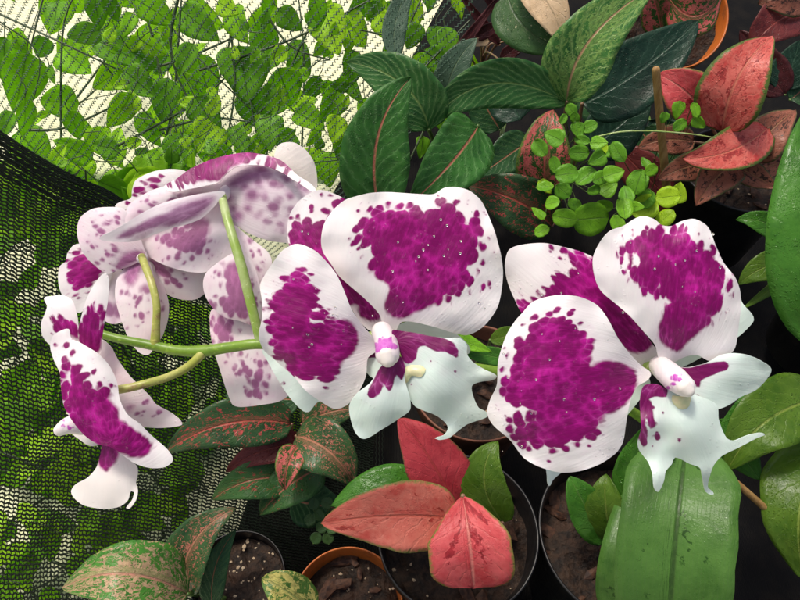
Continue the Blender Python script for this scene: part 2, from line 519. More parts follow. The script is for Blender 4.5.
petal(A, "lip", [(392, 331), (402, 331), (416, 333), (430, 336), (448, 338), (460, 338), (467, 345), (467, 354), (473, 362), (484, 369), (497, 376), (493, 380), (480, 382), (472, 386), (474, 398), (479, 408), (487, 412.5), (487, 417), (468, 424), (458, 431), (449, 438), (439, 440), (435, 438.5), (444, 435), (448, 427), (437, 416), (416, 407), (409, 397), (405, 380), (403, 364), (398, 346)],
      .300, (396, 342), MP_LIP, blot=[[(390, 330), (404, 331), (418, 333), (436, 337), (452, 342), (459, 351), (456, 357), (446, 352), (436, 351), (424, 345), (418, 347), (416, 358), (407, 364), (399, 352)]],
      spots=[(445, 372, 1.4), (455, 371, 1.6), (411, 385, 1.4), (431, 361, 1.0)], grad=(.004, .005), bulge=-.007, ruffle=.003, anchors=[(490, 376, -.004, 14), (440, 438, -.004, 12), (436, 384, -.004, 28), (450, 352, -.003, 18), (462, 372, .0015, 14), (450, 420, .002, 16)])
petal(A, "lip", [(391, 357), (400, 356), (405, 366), (405, 380), (410, 398), (410, 410), (400, 418), (381, 430), (364, 439), (355, 432), (349, 407), (356, 394), (370, 383), (379, 369)],
      .297, (395, 355), MP_LIP, blot=[[(388, 356), (403, 356), (405, 372), (402, 379), (396, 374), (393, 384), (389, 391), (386, 388), (384, 382), (380, 394), (374, 398), (367, 394), (372, 384), (380, 368)]],
      spots=[(401, 378, 2)], grad=(-.004, .006), bulge=-.009, ruffle=.004, anchors=[(375, 410, -.002, 18)])
petal(A, "lip", [(361, 345), (370, 344), (380, 350), (384, 362), (379, 377), (371, 377), (364, 366), (361, 355)], .312, (384, 350), MP_LIP,
      blot=[[(361, 345), (370, 345), (380, 352), (381, 358), (372, 357), (362, 358)]], bulge=.002)
petal(A, "callus", [(403, 369), (411, 365), (419, 365), (424, 361), (426, 369), (421, 377), (412, 376), (408, 382), (402, 384), (401, 376)], .2945, (402, 362), M_CALLUS, bulge=-.005, ruffle=.004, step=1.6, thick=.0008)

# ---------------- flower B (right)
Bf = px_tube(orchid, "flower", [(660, 366, .310), (667, 372, .300), (675, 379, .292), (684, 386, .288)], [11, 12, 12.5, 10.5], MP_COL, segs=24,
             blot=[], spots=[(675, 377, 3.2), (680, 380, 2.8), (671, 383, 2.8), (676, 382, 2.4), (671, 373, 1.8), (679, 374, 1.6), (668, 388, 2)])
px_tube(Bf, "anther_cap", [(684, 386.5, .2865), (687.5, 390, .2860)], [8.6, 7.2], MP_CREAM, segs=20, blot=[])
tag(Bf, "rightmost orchid flower, the largest, with horned lip tinted mint as in shade")
petal(Bf, "sepal", [(509, 250), (520, 245), (544, 243), (564, 247), (582, 252), (600, 262), (612, 290), (634, 318), (651, 342), (658, 354), (653, 365), (643, 368), (630, 356), (612, 337), (590, 320), (560, 314), (525, 315), (514, 298), (507, 280), (505, 265)],
      .318, (652, 362), MP_S, blot=[[(563, 248), (580, 252), (602, 264), (634, 318), (652, 344), (647, 350), (633, 352), (612, 337), (590, 320), (560, 314), (524, 314), (516, 301), (530, 302), (545, 291), (556, 275), (574, 269), (572, 260)]],
      spots=[(552, 247, 2.4), (560, 258, 1.4), (551, 262, 1.2), (540, 289, 1.3), (516, 293, 1.6), (562, 252, 2.2)], grad=(.006, -.003), bulge=-.006)
petal(Bf, "petal", [(634, 219), (643, 216), (654, 219), (662, 225), (671, 226), (682, 221), (695, 219), (708, 227), (716, 246), (724, 263), (735, 277), (740, 290), (741, 304), (739, 325), (735, 348), (727, 356), (710, 361), (697, 355), (685, 357), (674, 363), (664, 372), (658, 356), (655, 345), (644, 332), (630, 316), (616, 304), (601, 291), (595, 278), (593, 258), (600, 242), (610, 231), (623, 226)],
      .299, (664, 370), MP_B, blot=[[(625, 243), (637, 236), (646, 233), (654, 229), (666, 230), (682, 230), (692, 238), (704, 248), (709, 247), (720, 262), (728, 278), (729, 290), (723, 305), (716, 312), (706, 324), (688, 338), (677, 349), (662, 338), (662, 324), (667, 312), (665, 302), (660, 291), (656, 297), (646, 293), (636, 280), (627, 270), (638, 258), (622, 252)]],
      spots=[(622, 258, 3), (632, 241, 2.4), (673, 229, 1.4), (681, 229, 2)], grad=(-.002, .004), bulge=-.014, ruffle=.004, anchors=[(664, 368, .006, 28), (676, 222, .003, 14)])
petal(Bf, "petal", [(523, 312), (531, 303), (542, 298), (560, 295), (580, 297), (597, 305), (608, 319), (618, 338), (630, 354), (642, 366), (651, 373), (648, 380), (638, 386), (632, 396), (628, 412), (626, 424), (623, 442), (616, 453), (600, 464), (580, 471), (560, 472.5), (540, 467), (524, 458), (510, 440), (493, 425), (487, 413), (490, 400), (497, 385), (498, 370), (499, 358), (506, 336), (515, 321)],
      .292, (646, 374), MP_A, blot=[[(530, 322), (542, 319), (552, 316), (566, 321), (581, 330), (591, 341), (589, 356), (589, 368), (602, 363), (620, 365), (633, 372), (634, 385), (630, 395), (619, 406), (602, 416), (598, 428), (591, 439), (576, 441), (563, 448), (544, 446), (522, 444), (514, 436), (510, 424), (514, 417), (533, 417), (526, 409), (507, 403), (503, 388), (504, 376), (517, 355), (517, 342), (527, 334)]],
      spots=[(558, 309, 2.2), (559, 315, 2.5), (570, 314, 3.2), (587, 341, 4.6), (547, 455, 3.4), (519, 412, 2.2), (504, 405, 1.6), (533, 322, 2.4), (510, 351, 1.4), (580, 331, 3)], grad=(.003, .003), bulge=-.015, ruffle=.004, anchors=[(648, 373, .008, 30)])
petal(Bf, "sepal", [(728, 272), (738, 284), (742, 302), (752, 314), (754, 320), (748, 328), (738, 337), (715, 350), (680, 368), (672, 366), (690, 330), (712, 290)],
      .325, (670, 368), MP_LIP, bulge=-.004)
petal(Bf, "sepal", [(546, 462), (547, 476), (549, 486), (553, 480), (561, 473), (600, 445), (650, 385), (644, 374), (595, 400), (555, 440)], .322, (650, 375), MP_LIP, bulge=-.003)
petal(Bf, "lip", [(674, 370), (690, 367), (706, 363), (719, 355.5), (732, 353), (748, 355), (763, 362), (771.5, 369), (767, 379), (756, 390), (741, 397), (729, 405), (718, 409), (705, 406), (692, 399), (684, 386)],
      .302, (672, 372), MP_LIP, blot=[[(672, 369), (690, 368), (706, 364), (726, 361), (730, 365), (727, 370), (713, 375), (703, 379), (698, 383), (688, 384), (678, 378)]],
      spots=[(698, 385, 2.6), (697, 397, 2.6)], grad=(.004, .0), bulge=-.010, ruffle=.004, anchors=[(735, 365, -.002, 22)])
petal(Bf, "lip", [(644, 386), (656, 384), (668, 389), (690, 393), (704, 398), (717, 405), (719, 420), (726, 437), (733, 441), (742, 437.5), (752, 434), (765, 434), (757, 438), (738, 448), (722, 456), (714, 465), (710, 476), (708, 487), (714, 494), (706, 492), (702.5, 478), (700, 468), (690, 464), (675, 457.5), (672, 464), (666, 471), (664, 481), (658, 492), (654, 488), (652, 473), (648, 462), (639, 450), (637.5, 442), (641, 430), (640, 402)],
      .299, (666, 384), MP_LIP, blot=[[(641, 385), (656, 384), (668, 390), (666, 397), (655, 396), (648, 400), (645, 420), (642, 438), (639, 438), (640, 402)], [(646, 399), (651, 402), (653, 416), (655, 426), (651, 429), (647, 416)], [(641, 425), (645, 425), (648, 444), (645, 447), (641, 442)]],
      spots=[(653.5, 408, 2), (653, 414, 1.6), (658, 437, 3), (657, 434, 2.4), (651.5, 437, 2), (652, 446, 1.7), (680, 440, 2.4), (663, 413, 1.5), (657, 424, 1.4)],
      grad=(.002, .006), bulge=-.008, ruffle=.003, anchors=[(655, 480, -.006, 20), (760, 436, -.006, 22), (710, 490, .004, 14), (690, 428, -.004, 28), (646, 425, -.004, 14), (664, 436, .0015, 12)])
petal(Bf, "callus", [(664, 395), (677, 396), (691, 397), (690, 403), (689, 410), (688, 415), (684, 412), (677, 408), (670, 402)], .2945, (668, 388), M_CALLUS, bulge=-.006, ruffle=.004, step=1.6, thick=.0008)

# ---------------- rain left on the two front flowers
def water_mat():
    n = NT("water")
    b = n.n("ShaderNodeBsdfPrincipled")
    b.inputs["Base Color"].default_value = (1, 1, 1, 1)
    b.inputs["Roughness"].default_value = 0.03
    b.inputs["IOR"].default_value = 1.40
    b.inputs["Transmission Weight"].default_value = 1.0
    n.l(b.outputs[0], n.out.inputs[0])
    return n.m
M_WATER = water_mat()
def rain(flower, areas, seed):
    """small beads of water lying on the petals"""
    rnd = random.Random(seed)
    o0 = org(flower)
    VV, FF = [], []
    def surf(S, x, y, lift):
        V, D = S
        i = int(np.argmin((V[:, 0] - x) ** 2 + (V[:, 1] - y) ** 2))
        return P(x, y, D[i] - lift)
    for (pet, x0, x1, y0, y1, nb_) in areas:
        S = SURF[pet.name]
        for _ in range(nb_):
            x, y = rnd.uniform(x0, x1), rnd.uniform(y0, y1)
            r = rnd.uniform(.00025, .0006)
            c = surf(S, x, y, .0002)
            k0 = len(VV); ns_, nr = 10, 5
            nrm = (CAM - c).normalized(); e1 = nrm.cross(Vector((1, .2, 0))).normalized(); e2 = nrm.cross(e1)
            for i in range(nr):
                t = math.pi / 2 * i / nr
                for j in range(ns_):
                    b = 2 * math.pi * j / ns_
                    VV.append(c - o0 + (e1 * math.cos(b) + e2 * math.sin(b)) * r * math.cos(t) + nrm * r * .7 * math.sin(t))
            VV.append(c - o0 + nrm * r * .7)
            for i in range(nr - 1):
                for j in range(ns_):
                    q = (j + 1) % ns_
                    FF.append((k0 + i * ns_ + j, k0 + i * ns_ + q, k0 + (i + 1) * ns_ + q, k0 + (i + 1) * ns_ + j))
            for j in range(ns_):
                FF.append((k0 + (nr - 1) * ns_ + j, k0 + (nr - 1) * ns_ + (j + 1) % ns_, k0 + nr * ns_))
            FF.append(tuple(k0 + j for j in range(ns_))[::-1])
    me = bpy.data.meshes.new("water_drops"); me.from_pydata(VV, [], FF)
    bm = bmesh.new(); bm.from_mesh(me); bmesh.ops.recalc_face_normals(bm, faces=bm.faces[:]); bm.to_mesh(me); bm.free()
    o = link("water_drops", me, flower, [M_WATER]); o["kind"] = "stuff"
pA = [bpy.data.objects[k] for k in SURF if k.startswith(("petal", "sepal")) and bpy.data.objects[k].parent == A]
pB = [bpy.data.objects[k] for k in SURF if k.startswith(("petal", "sepal")) and bpy.data.objects[k].parent == Bf]
rain(A, [(pA[1], 415, 470, 215, 270, 8), (pA[1], 385, 410, 270, 305, 3), (pA[1], 340, 490, 200, 320, 10), (pA[2], 290, 350, 300, 345, 6), (pA[2], 270, 345, 270, 390, 8), (pA[0], 296, 320, 225, 245, 2)], 3)
rain(Bf, [(pB[2], 505, 600, 340, 420, 8), (pB[2], 495, 625, 310, 455, 12), (pB[1], 630, 700, 240, 295, 6), (pB[1], 610, 730, 230, 340, 9), (pB[0], 510, 580, 255, 295, 8)], 5)

# ---------------- flower C (lower left, seen from the side)
Cf = px_tube(orchid, "flower", [(96, 430, .346), (82, 426, .339), (70, 425, .336), (60, 430, .336)], [6, 9, 9, 6], MP_COL, segs=20,
             blot=[], spots=[(64, 424, 2.4), (70, 428, 2.6), (62, 420, 1.6)])
tag(Cf, "lower left orchid flower seen side on, its pale lip hanging down")
petal(Cf, "petal", [(69, 329), (60, 331), (53, 336), (50, 345), (53, 358), (60, 374), (61, 388), (64, 406), (71, 419), (83, 434), (97, 444), (110, 447), (121, 454), (134, 463), (150, 468), (165, 467), (173, 460), (168, 450), (150, 434), (140, 424), (128, 415), (120, 400), (117, 382), (109, 365), (97, 353), (81, 343), (71, 338)],
      .329, (112, 440), MP_A, blot=[[(70, 355), (76, 367), (84, 378), (91, 387), (109, 389), (107, 399), (115, 409), (117, 420), (129, 428), (142, 438), (150, 446), (147, 452), (136, 455), (118, 450), (100, 444), (82, 432), (70, 416), (64, 404), (63, 386), (66, 366)]],
      spots=[(84, 358, 2.2), (91, 374, 3.6), (59, 347, 1.6), (66, 345, 1.8), (83, 367, 1.8), (77, 353, 1.2)], grad=(.004, -.002), bulge=-.010, ruffle=.003)
petal(Cf, "sepal", [(105, 273), (109, 279), (108, 300), (105, 318), (102, 340), (100, 354), (92, 352), (80, 343), (78, 332), (82, 314), (87, 298), (95, 283)],
      .338, (90, 375), MP_S, blot=[[(86, 312), (95, 308), (103, 308), (104, 326), (101, 342), (97, 352), (80, 342), (79, 328)]], spots=[(98, 306, 2.2), (85, 311, 2)], grad=(.002, .004), bulge=-.004, ruffle=.001)
petal(Cf, "petal", [(44, 298), (52, 296), (62, 295), (72, 300), (77, 314), (79, 330), (80, 350), (66, 345), (52, 346), (43, 337), (41, 324), (45, 313), (47, 306)],
      .347, (82, 360), MP_S, blot=[[(55, 315), (62, 318), (73, 313), (78, 326), (79, 338), (68, 334), (56, 332)]], grad=(.002, -.002), bulge=-.006)
petal(Cf, "sepal", [(99, 340), (110, 346), (118, 360), (130, 376), (150, 396), (156, 404), (170, 412), (180, 420), (182, 425), (160, 428), (144, 427), (128, 424), (110, 400), (95, 360)],
      .352, (105, 400), MP_BACK, spots=[(130, 408, 3), (137, 412, 2.4), (147, 405, 3.5), (157, 412, 2.6)], grad=(.004, .003), bulge=-.005)
petal(Cf, "lip", [(104, 442), (113, 442), (119, 451), (128, 459), (137, 466), (138, 474), (136, 483), (138, 490), (136, 500), (129, 509), (126, 508), (132, 500), (134, 492), (131, 491), (128, 500), (121, 506), (108, 509), (95, 508), (83, 505), (74, 498), (71, 491), (76, 484), (87, 478), (96, 468), (100, 456)],
      .345, (108, 440), MP_CREAM, blot=[[(103, 440), (113, 440), (117, 450), (113, 461), (106, 468), (101, 466), (101, 455)]], grad=(-.004, -.008), bulge=-.008, ruffle=.003)
petal(Cf, "lip", [(70, 430), (80, 428), (92, 436), (98, 444), (90, 446), (80, 440)], .350, (95, 430), MP_CREAM, bulge=-.002)

# ---------------- flower D (left, seen from behind)
Df = px_tube(orchid, "flower", [(140, 252, .396), (142, 258, .390)], [6, 6], MP_COL, segs=16, blot=[])
tag(Df, "leftmost back-facing orchid flower on the brown marked yellow stalk")
petal(Df, "petal", [(77, 232), (80, 218), (92, 209), (110, 207), (124, 209), (134, 225), (144, 248), (144, 258), (130, 266), (116, 271), (108, 274), (94, 265), (82, 251)],
      .386, (144, 255), MP_BACK, blot=[[(144, 254), (130, 264), (115, 269), (117, 261), (130, 252)]], spots=[(99, 265, 3.2), (98, 219, 2.6), (116, 219, 3), (101, 227, 6), (106, 232, 5), (92, 244, 2.6), (115, 250, 4), (107, 256, 2.6)], grad=(.006, .002), bulge=-.008)
petal(Df, "petal", [(74, 245), (67, 254), (66, 261), (60, 266), (58, 275), (59, 287), (63, 296), (72, 301), (78, 313), (85, 309), (94, 302), (104, 290), (112, 275), (108, 262), (96, 252), (84, 244)],
      .400, (128, 262), MP_S, blot=[[(68, 262), (80, 250), (92, 256), (104, 266), (100, 277), (90, 284), (78, 294), (69, 284), (66, 272)]], spots=[(70, 289, 3)], grad=(.005, .0), bulge=-.007)
petal(Df, "sepal", [(128, 264), (142, 255), (152, 268), (157, 300), (160, 325), (155, 346), (148, 355), (140, 353), (131, 343), (124, 328), (118, 310), (115, 295), (117, 279)],
      .388, (143, 255), MP_BACK, blot=[[(130, 262), (141, 258), (138, 274), (130, 286), (125, 278)]], spots=[(124, 294, 3.5), (139, 300, 5), (145, 290, 5), (132, 325, 2.5), (141, 315, 4)], grad=(0, -.003), bulge=-.006)
petal(Df, "sepal", [(148, 262), (160, 278), (168, 299), (169, 312), (166, 327), (158, 341), (150, 332), (144, 290)], .399, (146, 260), MP_BACK, spots=[(165, 306, 2)], bulge=-.004)
petal(Df, "lip", [(104, 286), (112, 274), (122, 270), (124, 300), (124, 320), (112, 324), (104, 319)], .404, (118, 268), MP_GREY, blot=[[(105, 302), (114, 304), (122, 312), (120, 318), (106, 316)]], bulge=-.004)
petal(Df, "petal", [(146, 256), (158, 261), (174, 266), (190, 268), (207, 270), (207, 290), (197, 299), (184, 300), (170, 296), (162, 289), (154, 274)],
      .400, (146, 256), MP_BACK, blot=[[(150, 260), (162, 264), (176, 278), (184, 286), (172, 285), (160, 276)]], spots=[(181, 281, 4), (170, 272, 3), (166, 287, 3)], grad=(.004, 0), bulge=-.006)

# ---------------- flower E (top, seen from behind)
Ef = px_tube(orchid, "flower", [(228, 190, .392), (222, 196, .384)], [7, 6], MP_COL, segs=16, blot=[])
tag(Ef, "topmost back-facing orchid flower on the long pale green stalk")
petal(Ef, "petal", [(224, 192), (218, 182), (225, 172), (236, 164), (250, 161), (266, 162), (282, 168), (297, 178), (315, 190), (316, 215), (304, 246), (286, 243), (270, 241), (250, 234), (238, 226), (230, 214), (226, 204)],
      .388, (224, 194), MP_GREY, blot=[[(228, 186), (234, 178), (246, 172), (262, 166), (284, 172), (290, 180), (270, 178), (250, 182), (236, 188)]],
      spots=[(237, 216, 6), (233, 209, 4.5), (259, 217, 4), (265, 221, 4), (252, 195, 7), (275, 206, 8), (303, 188, 4), (283, 226, 4), (258, 182, 5), (275, 184, 6), (244, 186, 5), (290, 194, 4), (266, 196, 4), (248, 208, 4), (294, 212, 5), (230, 198, 4)], grad=(-.002, .002), bulge=-.012, ruffle=.003)
petal(Ef, "petal", [(164, 187), (176, 179), (190, 169), (210, 160), (228, 155), (246, 152.5), (266, 155), (282, 161), (296, 174), (316, 191), (297, 182), (281, 172), (265, 166), (250, 165), (236, 167), (226, 174), (219, 182), (205, 186), (190, 189), (172, 192)],
      .378, (226, 190), MP_A, blot=[[(170, 178), (188, 162), (208, 150), (228, 143), (252, 141), (262, 152), (246, 161), (232, 164), (226, 170), (218, 178), (207, 178), (195, 180), (181, 183)], [(264, 148), (286, 154), (300, 172), (294, 177), (280, 169), (268, 162)]], grad=(-.003, -.02), bulge=-.006, ruffle=.001)
petal(Ef, "sepal", [(99, 238), (112, 231), (126, 223), (142, 213), (160, 204), (180, 198), (205, 193), (225, 192), (220, 199), (214, 207), (202, 218), (188, 224), (170, 228.5), (158, 233), (140, 240), (128, 242), (104, 241)],
      .374, (224, 193), MP_ARM, blot=[[(120, 236), (140, 222), (160, 212), (182, 204), (214, 197), (210, 206), (198, 216), (180, 223), (160, 229), (146, 233), (132, 238)]], grad=(.004, .012), bulge=-.008)
petal(Ef, "petal", [(120, 224), (124, 214), (131, 203), (150, 191), (170, 185), (200, 180), (226, 184), (229, 193), (205, 195), (180, 200), (158, 207), (140, 215), (128, 224)],
      .386, (228, 190), MP_BACK, blot=[[(142, 212), (160, 203), (180, 197), (200, 194), (198, 197), (170, 205), (146, 214)]], spots=[(147, 204, 2.4)], grad=(.002, -.006), bulge=-.008)
petal(Ef, "petal", [(132, 190), (136, 180), (152, 172), (170, 169), (187, 172), (192, 184), (170, 192), (136, 203), (120, 212), (115, 206), (120, 202), (131, 198)],
      .402, (220, 190), MP_S, blot=[[(134, 193), (142, 185), (160, 177), (166, 182), (148, 190)]], spots=[(126, 205, 2)], bulge=-.006)
petal(Ef, "petal", [(126, 241), (160, 230), (188, 222), (214, 204), (224, 196), (234, 212), (240, 240), (239, 255), (225, 263), (206, 272), (190, 272), (170, 267), (156, 261), (140, 251)],
      .392, (224, 197), MP_BACK, blot=[[(158, 236), (180, 228), (205, 218), (209, 234), (205, 249), (194, 256), (180, 254), (170, 247)]], spots=[(166, 256, 1.5), (176, 259, 2), (182, 258, 2), (188, 259, 2), (192, 258, 1.8), (216, 246, 2.2), (208, 252, 2), (228, 222, 5)], grad=(-.003, -.003), bulge=-.008)
petal(Ef, "sepal", [(277, 147), (282, 143), (294, 142.5), (306, 150), (314, 162), (317, 176), (315, 190), (298, 182), (282, 170), (274, 160)], .405, (250, 190), MP_CREAM, grad=(.0, .003), bulge=-.005)
petal(Ef, "petal", [(234, 226), (244, 233), (257, 243), (268, 252), (272, 262), (268, 277), (266, 305), (250, 305), (240, 262)], .384, (230, 205), MP_BACK, spots=[(257, 265, 3), (264, 269, 2.6), (255, 252, 3), (250, 240, 3)], bulge=-.006)
petal(Ef, "sepal", [(203, 283), (206, 273), (220, 261), (236, 253), (252, 262), (263, 298), (266, 330), (256, 327), (240, 321), (224, 317), (212, 307), (205, 295)],
      .375, (238, 235), MP_BACK, blot=[[(222, 272), (238, 262), (250, 285), (257, 322), (240, 317), (225, 314), (214, 303), (224, 292)]], spots=[(218, 272, 2), (222, 264, 2), (209, 300, 3)], grad=(0, .003), bulge=-.008)
petal(Ef, "sepal", [(213, 309), (240, 316), (260, 322), (268, 345), (276, 365), (290, 392), (280, 401), (260, 405), (240, 407), (232, 404), (220, 370), (213, 347), (210, 328)],
      .385, (238, 250), MP_BACK, blot=[[(214, 318), (236, 322), (230, 340), (217, 343)], [(262, 358), (267, 372), (262, 397), (248, 394), (254, 376)]], spots=[(236, 360, 8), (245, 372, 8), (252, 390, 5)], grad=(0, .002), bulge=-.007)

# ================================================================== LEAVES
def leaf_mat(name, base, base2, rib, vein, vein_amt=.4, mott=None, mott_cov=0.0, mott_scale=150, edge=None, edge_w=0.0,
             rough=.32, transl=.12, vfreq=9, long_veins=False, mott_stretch=(1, .45), spec=.22, wetness=1.0, coat=.04):
    n = NT(name)
    uv = n.uv("leaf"); ob = n.uv("flat")
    sx = n.n("ShaderNodeSeparateXYZ"); n.l(uv, sx.inputs[0])
    u = n.math("SUBTRACT", n.math("MULTIPLY", sx.outputs[0], 2), 1)
    au = n.math("ABSOLUTE", u)
    v = sx.outputs[1]
    nz = n.noise(ob, 22, 4, .6)
    big = n.noise(ob, 7, 3, .6)
    c = n.mix(n.ss(n.math("ADD", n.math("MULTIPLY", nz, .4), n.math("MULTIPLY", big, .6)), .36, .62), base, base2)
    lf = n.noise(ob, 2.6, 2, .5)
    c = n.mix(n.ss(lf, .35, .65, 0, .5), c, tuple(min(1, x * 1.35 + .01) for x in base2))
    sp_ = n.noise(ob, 130, 2, .5)
    c = n.mix(n.math("MULTIPLY", n.ss(sp_, .66, .72), .35), c, tuple(min(1, x * 2 + .06) for x in base2))
    # lateral veins sweep towards the tip
    if long_veins:
        ph = n.math("MULTIPLY", u, vfreq * 2.0)
    else:
        ph = n.math("SUBTRACT", n.math("MULTIPLY", v, vfreq), n.math("MULTIPLY", n.math("POWER", au, .8), vfreq * .33))
        ph = n.math("ADD", ph, n.math("MULTIPLY", n.math("SUBTRACT", n.math("GREATER_THAN", u, 0), 0), .37))
    ph = n.math("ADD", ph, n.math("ADD", n.math("MULTIPLY", n.math("SUBTRACT", big, .5), 1.3), n.math("MULTIPLY", n.math("SUBTRACT", nz, .5), .35)))
    fr = n.math("ABSOLUTE", n.math("SUBTRACT", n.math("FRACT", ph), .5))
    vl = n.ss(fr, 0.0, 0.13, 1, 0)
    vwide = n.ss(fr, 0.0, 0.42, 1, 0)
    vl = n.math("MULTIPLY", vl, n.ss(n.noise(ob, 16, 3, .6), .38, .62, .25, 1))
    c = n.mix(n.math("MULTIPLY", vl, vein_amt), c, vein)
    c = n.mix(n.math("MULTIPLY", vwide, vein_amt * .35), c, vein)
    if mott is not None:
        wob = n.n("ShaderNodeTexNoise"); n.l(ob, wob.inputs["Vector"]); wob.inputs["Scale"].default_value = 18
        mv = n.vadd(n.vmul(n.uv("leafm"), (mott_stretch[0], mott_stretch[1], 1)), n.vmul(wob.outputs["Color"], (.15, .15, .15)))
        m1 = n.noise(mv, mott_scale / 12.0, 4, .62, .6)
        cen = n.math("MULTIPLY", n.math("SUBTRACT", .5, au), .10)
        mk = n.ss(n.math("ADD", m1, cen), .64 - mott_cov * .36, .68 - mott_cov * .36)
        mc = n.mix(n.ss(nz, .35, .65), mott, tuple(x * .62 for x in mott))
        c = n.mix(mk, c, mc)
    if edge is not None:
        en = n.math("ADD", au, n.math("MULTIPLY", n.math("SUBTRACT", n.noise(ob, 30, 4, .65), .5), .30))
        c = n.mix(n.ss(en, 1 - edge_w - .06, 1 - edge_w + .06), c, edge)
    ribm = n.ss(au, 0.012, 0.06, 1, 0)
    ribn = n.ss(n.noise(ob, 14, 3), .30, .5, .35, 1)
    c = n.mix(n.math("MULTIPLY", ribm, ribn), c, rib)
    # age marks
    c = n.mix(n.math("MULTIPLY", n.ss(n.noise(ob, 60, 3, .6), .64, .72), .25), c, (0.16, 0.12, 0.05))
    hb = n.math("ADD", n.math("MULTIPLY", vl, -.15 if long_veins else -.6), n.math("MULTIPLY", ribm, -1.2))
    nb = n.bump(hb, .6, .0008)
    nb = n.bump(n.noise(ob, 12, 4, .6), .35, .002, nb)
    nb = n.bump(n.noise(ob, 90, 2, .5), .18, .0004, nb)
    dr = n.vor(ob, 20, dim="2D")
    dm = n.math("MULTIPLY", n.ss(dr, .08, .2, 1, 0), n.ss(n.noise(ob, 5, 1), .54, .58))
    dr2 = n.vor(ob, 46, dim="2D")
    dm2 = n.math("MULTIPLY", n.ss(dr2, .08, .24, 1, 0), n.ss(n.noise(ob, 6, 1), .5, .55))
    dall = n.math("MAXIMUM", dm, dm2)
    nb = n.bump(dall, .6 * wetness, .0010, nb)
    rg = n.math("SUBTRACT", n.math("ADD", rough, n.math("MULTIPLY", n.math("SUBTRACT", nz, .5), .15)), n.math("MULTIPLY", dall, .2))
    tc = n.mix(.45, c, (0.55, 0.85, 0.08)) if transl > .2 else c
    return n.bsdf(c, rg, spec, nb, transl=transl, transl_col=tc, coat=coat, coat_r=.2)

G = leaf_mat
ML_DARK = G("leaf_dark_green", (0.012, 0.048, 0.018), (0.025, 0.085, 0.028), (0.36, 0.16, 0.09), (0.10, 0.20, 0.07), .5, vfreq=9)
ML_DARKPINK = G("leaf_green_pink_rib", (0.016, 0.075, 0.014), (0.040, 0.155, 0.024), (0.50, 0.17, 0.11), (0.13, 0.30, 0.09), .65, vfreq=9)
ML_STRIPE = G("leaf_green_pale_veins", (0.020, 0.095, 0.022), (0.045, 0.16, 0.035), (0.24, 0.38, 0.11), (0.21, 0.38, 0.13), .85, vfreq=12)
ML_FEATHER = G("leaf_feathered_green", (0.018, 0.09, 0.020), (0.05, 0.17, 0.03), (0.50, 0.30, 0.16), (0.28, 0.44, 0.13), .9, mott=(0.24, 0.42, 0.10), mott_cov=.42, mott_scale=150, vfreq=10)
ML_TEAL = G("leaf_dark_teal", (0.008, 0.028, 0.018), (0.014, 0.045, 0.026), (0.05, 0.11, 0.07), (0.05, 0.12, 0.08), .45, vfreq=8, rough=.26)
ML_GREY = G("leaf_grey_green", (0.05, 0.10, 0.06), (0.08, 0.14, 0.09), (0.12, 0.18, 0.10), (0.10, 0.16, 0.11), .2)
ML_CREAM = G("leaf_cream", (0.66, 0.46, 0.26), (0.70, 0.52, 0.33), (0.62, 0.46, 0.28), (0.60, 0.42, 0.26), .2, rough=.4)
ML_PHILO = G("leaf_green_flecked", (0.03, 0.08, 0.025), (0.045, 0.11, 0.03), (0.05, 0.10, 0.04), (0.05, 0.12, 0.05), .2, mott=(0.40, 0.42, 0.24), mott_cov=.03, mott_scale=220)
ML_BURG = G("leaf_burgundy", (0.030, 0.008, 0.010), (0.075, 0.016, 0.018), (0.12, 0.03, 0.03), (0.09, 0.02, 0.02), .2, rough=.3)
ML_RED = G("leaf_coral_red", (0.48, 0.032, 0.042), (0.60, 0.10, 0.105), (0.66, 0.20, 0.17), (0.62, 0.17, 0.14), .22, mott=(0.44, 0.035, 0.045), mott_cov=.17, mott_scale=70, edge=(0.20, 0.20, 0.045), edge_w=.05, vfreq=7, rough=.42, transl=.1, wetness=.6)
ML_PINK = G("leaf_salmon_pink", (0.50, 0.065, 0.050), (0.60, 0.17, 0.12), (0.56, 0.12, 0.08), (0.62, 0.22, 0.16), .2, mott=(0.46, 0.06, 0.045), mott_cov=.2, mott_scale=60, edge=(0.22, 0.22, 0.06), edge_w=.06, vfreq=7, rough=.42, transl=.1, wetness=.6)
ML_CRIM = G("leaf_crimson", (0.30, 0.018, 0.030), (0.42, 0.045, 0.055), (0.40, 0.05, 0.05), (0.38, 0.05, 0.06), .2, edge=(0.10, 0.09, 0.03), edge_w=.03, rough=.42, transl=.1, wetness=.5)
ML_REDEDGE = G("leaf_red_green_margin", (0.48, 0.045, 0.040), (0.60, 0.14, 0.11), (0.60, 0.18, 0.12), (0.62, 0.22, 0.16), .3, mott=(0.46, 0.06, 0.055), mott_cov=.26, mott_scale=120, edge=(0.09, 0.15, 0.03), edge_w=.13, rough=.34, vfreq=7)
ML_COPPER = G("leaf_copper", (0.20, 0.065, 0.040), (0.33, 0.12, 0.075), (0.36, 0.18, 0.09), (0.30, 0.14, 0.09), .3, edge=(0.10, 0.10, 0.04), edge_w=.10, mott=(0.07, 0.035, 0.025), mott_cov=.25, rough=.35)
ML_SPOT = G("leaf_dark_red_splashed", (0.018, 0.052, 0.020), (0.035, 0.085, 0.028), (0.46, 0.10, 0.07), (0.05, 0.11, 0.04), .2, mott=(0.50, 0.085, 0.075), mott_cov=.25, mott_scale=260)
ML_SPOT2 = G("leaf_green_pink_flecked", (0.020, 0.060, 0.022), (0.04, 0.10, 0.03), (0.45, 0.20, 0.12), (0.05, 0.12, 0.04), .2, mott=(0.52, 0.19, 0.13), mott_cov=.26, mott_scale=380)
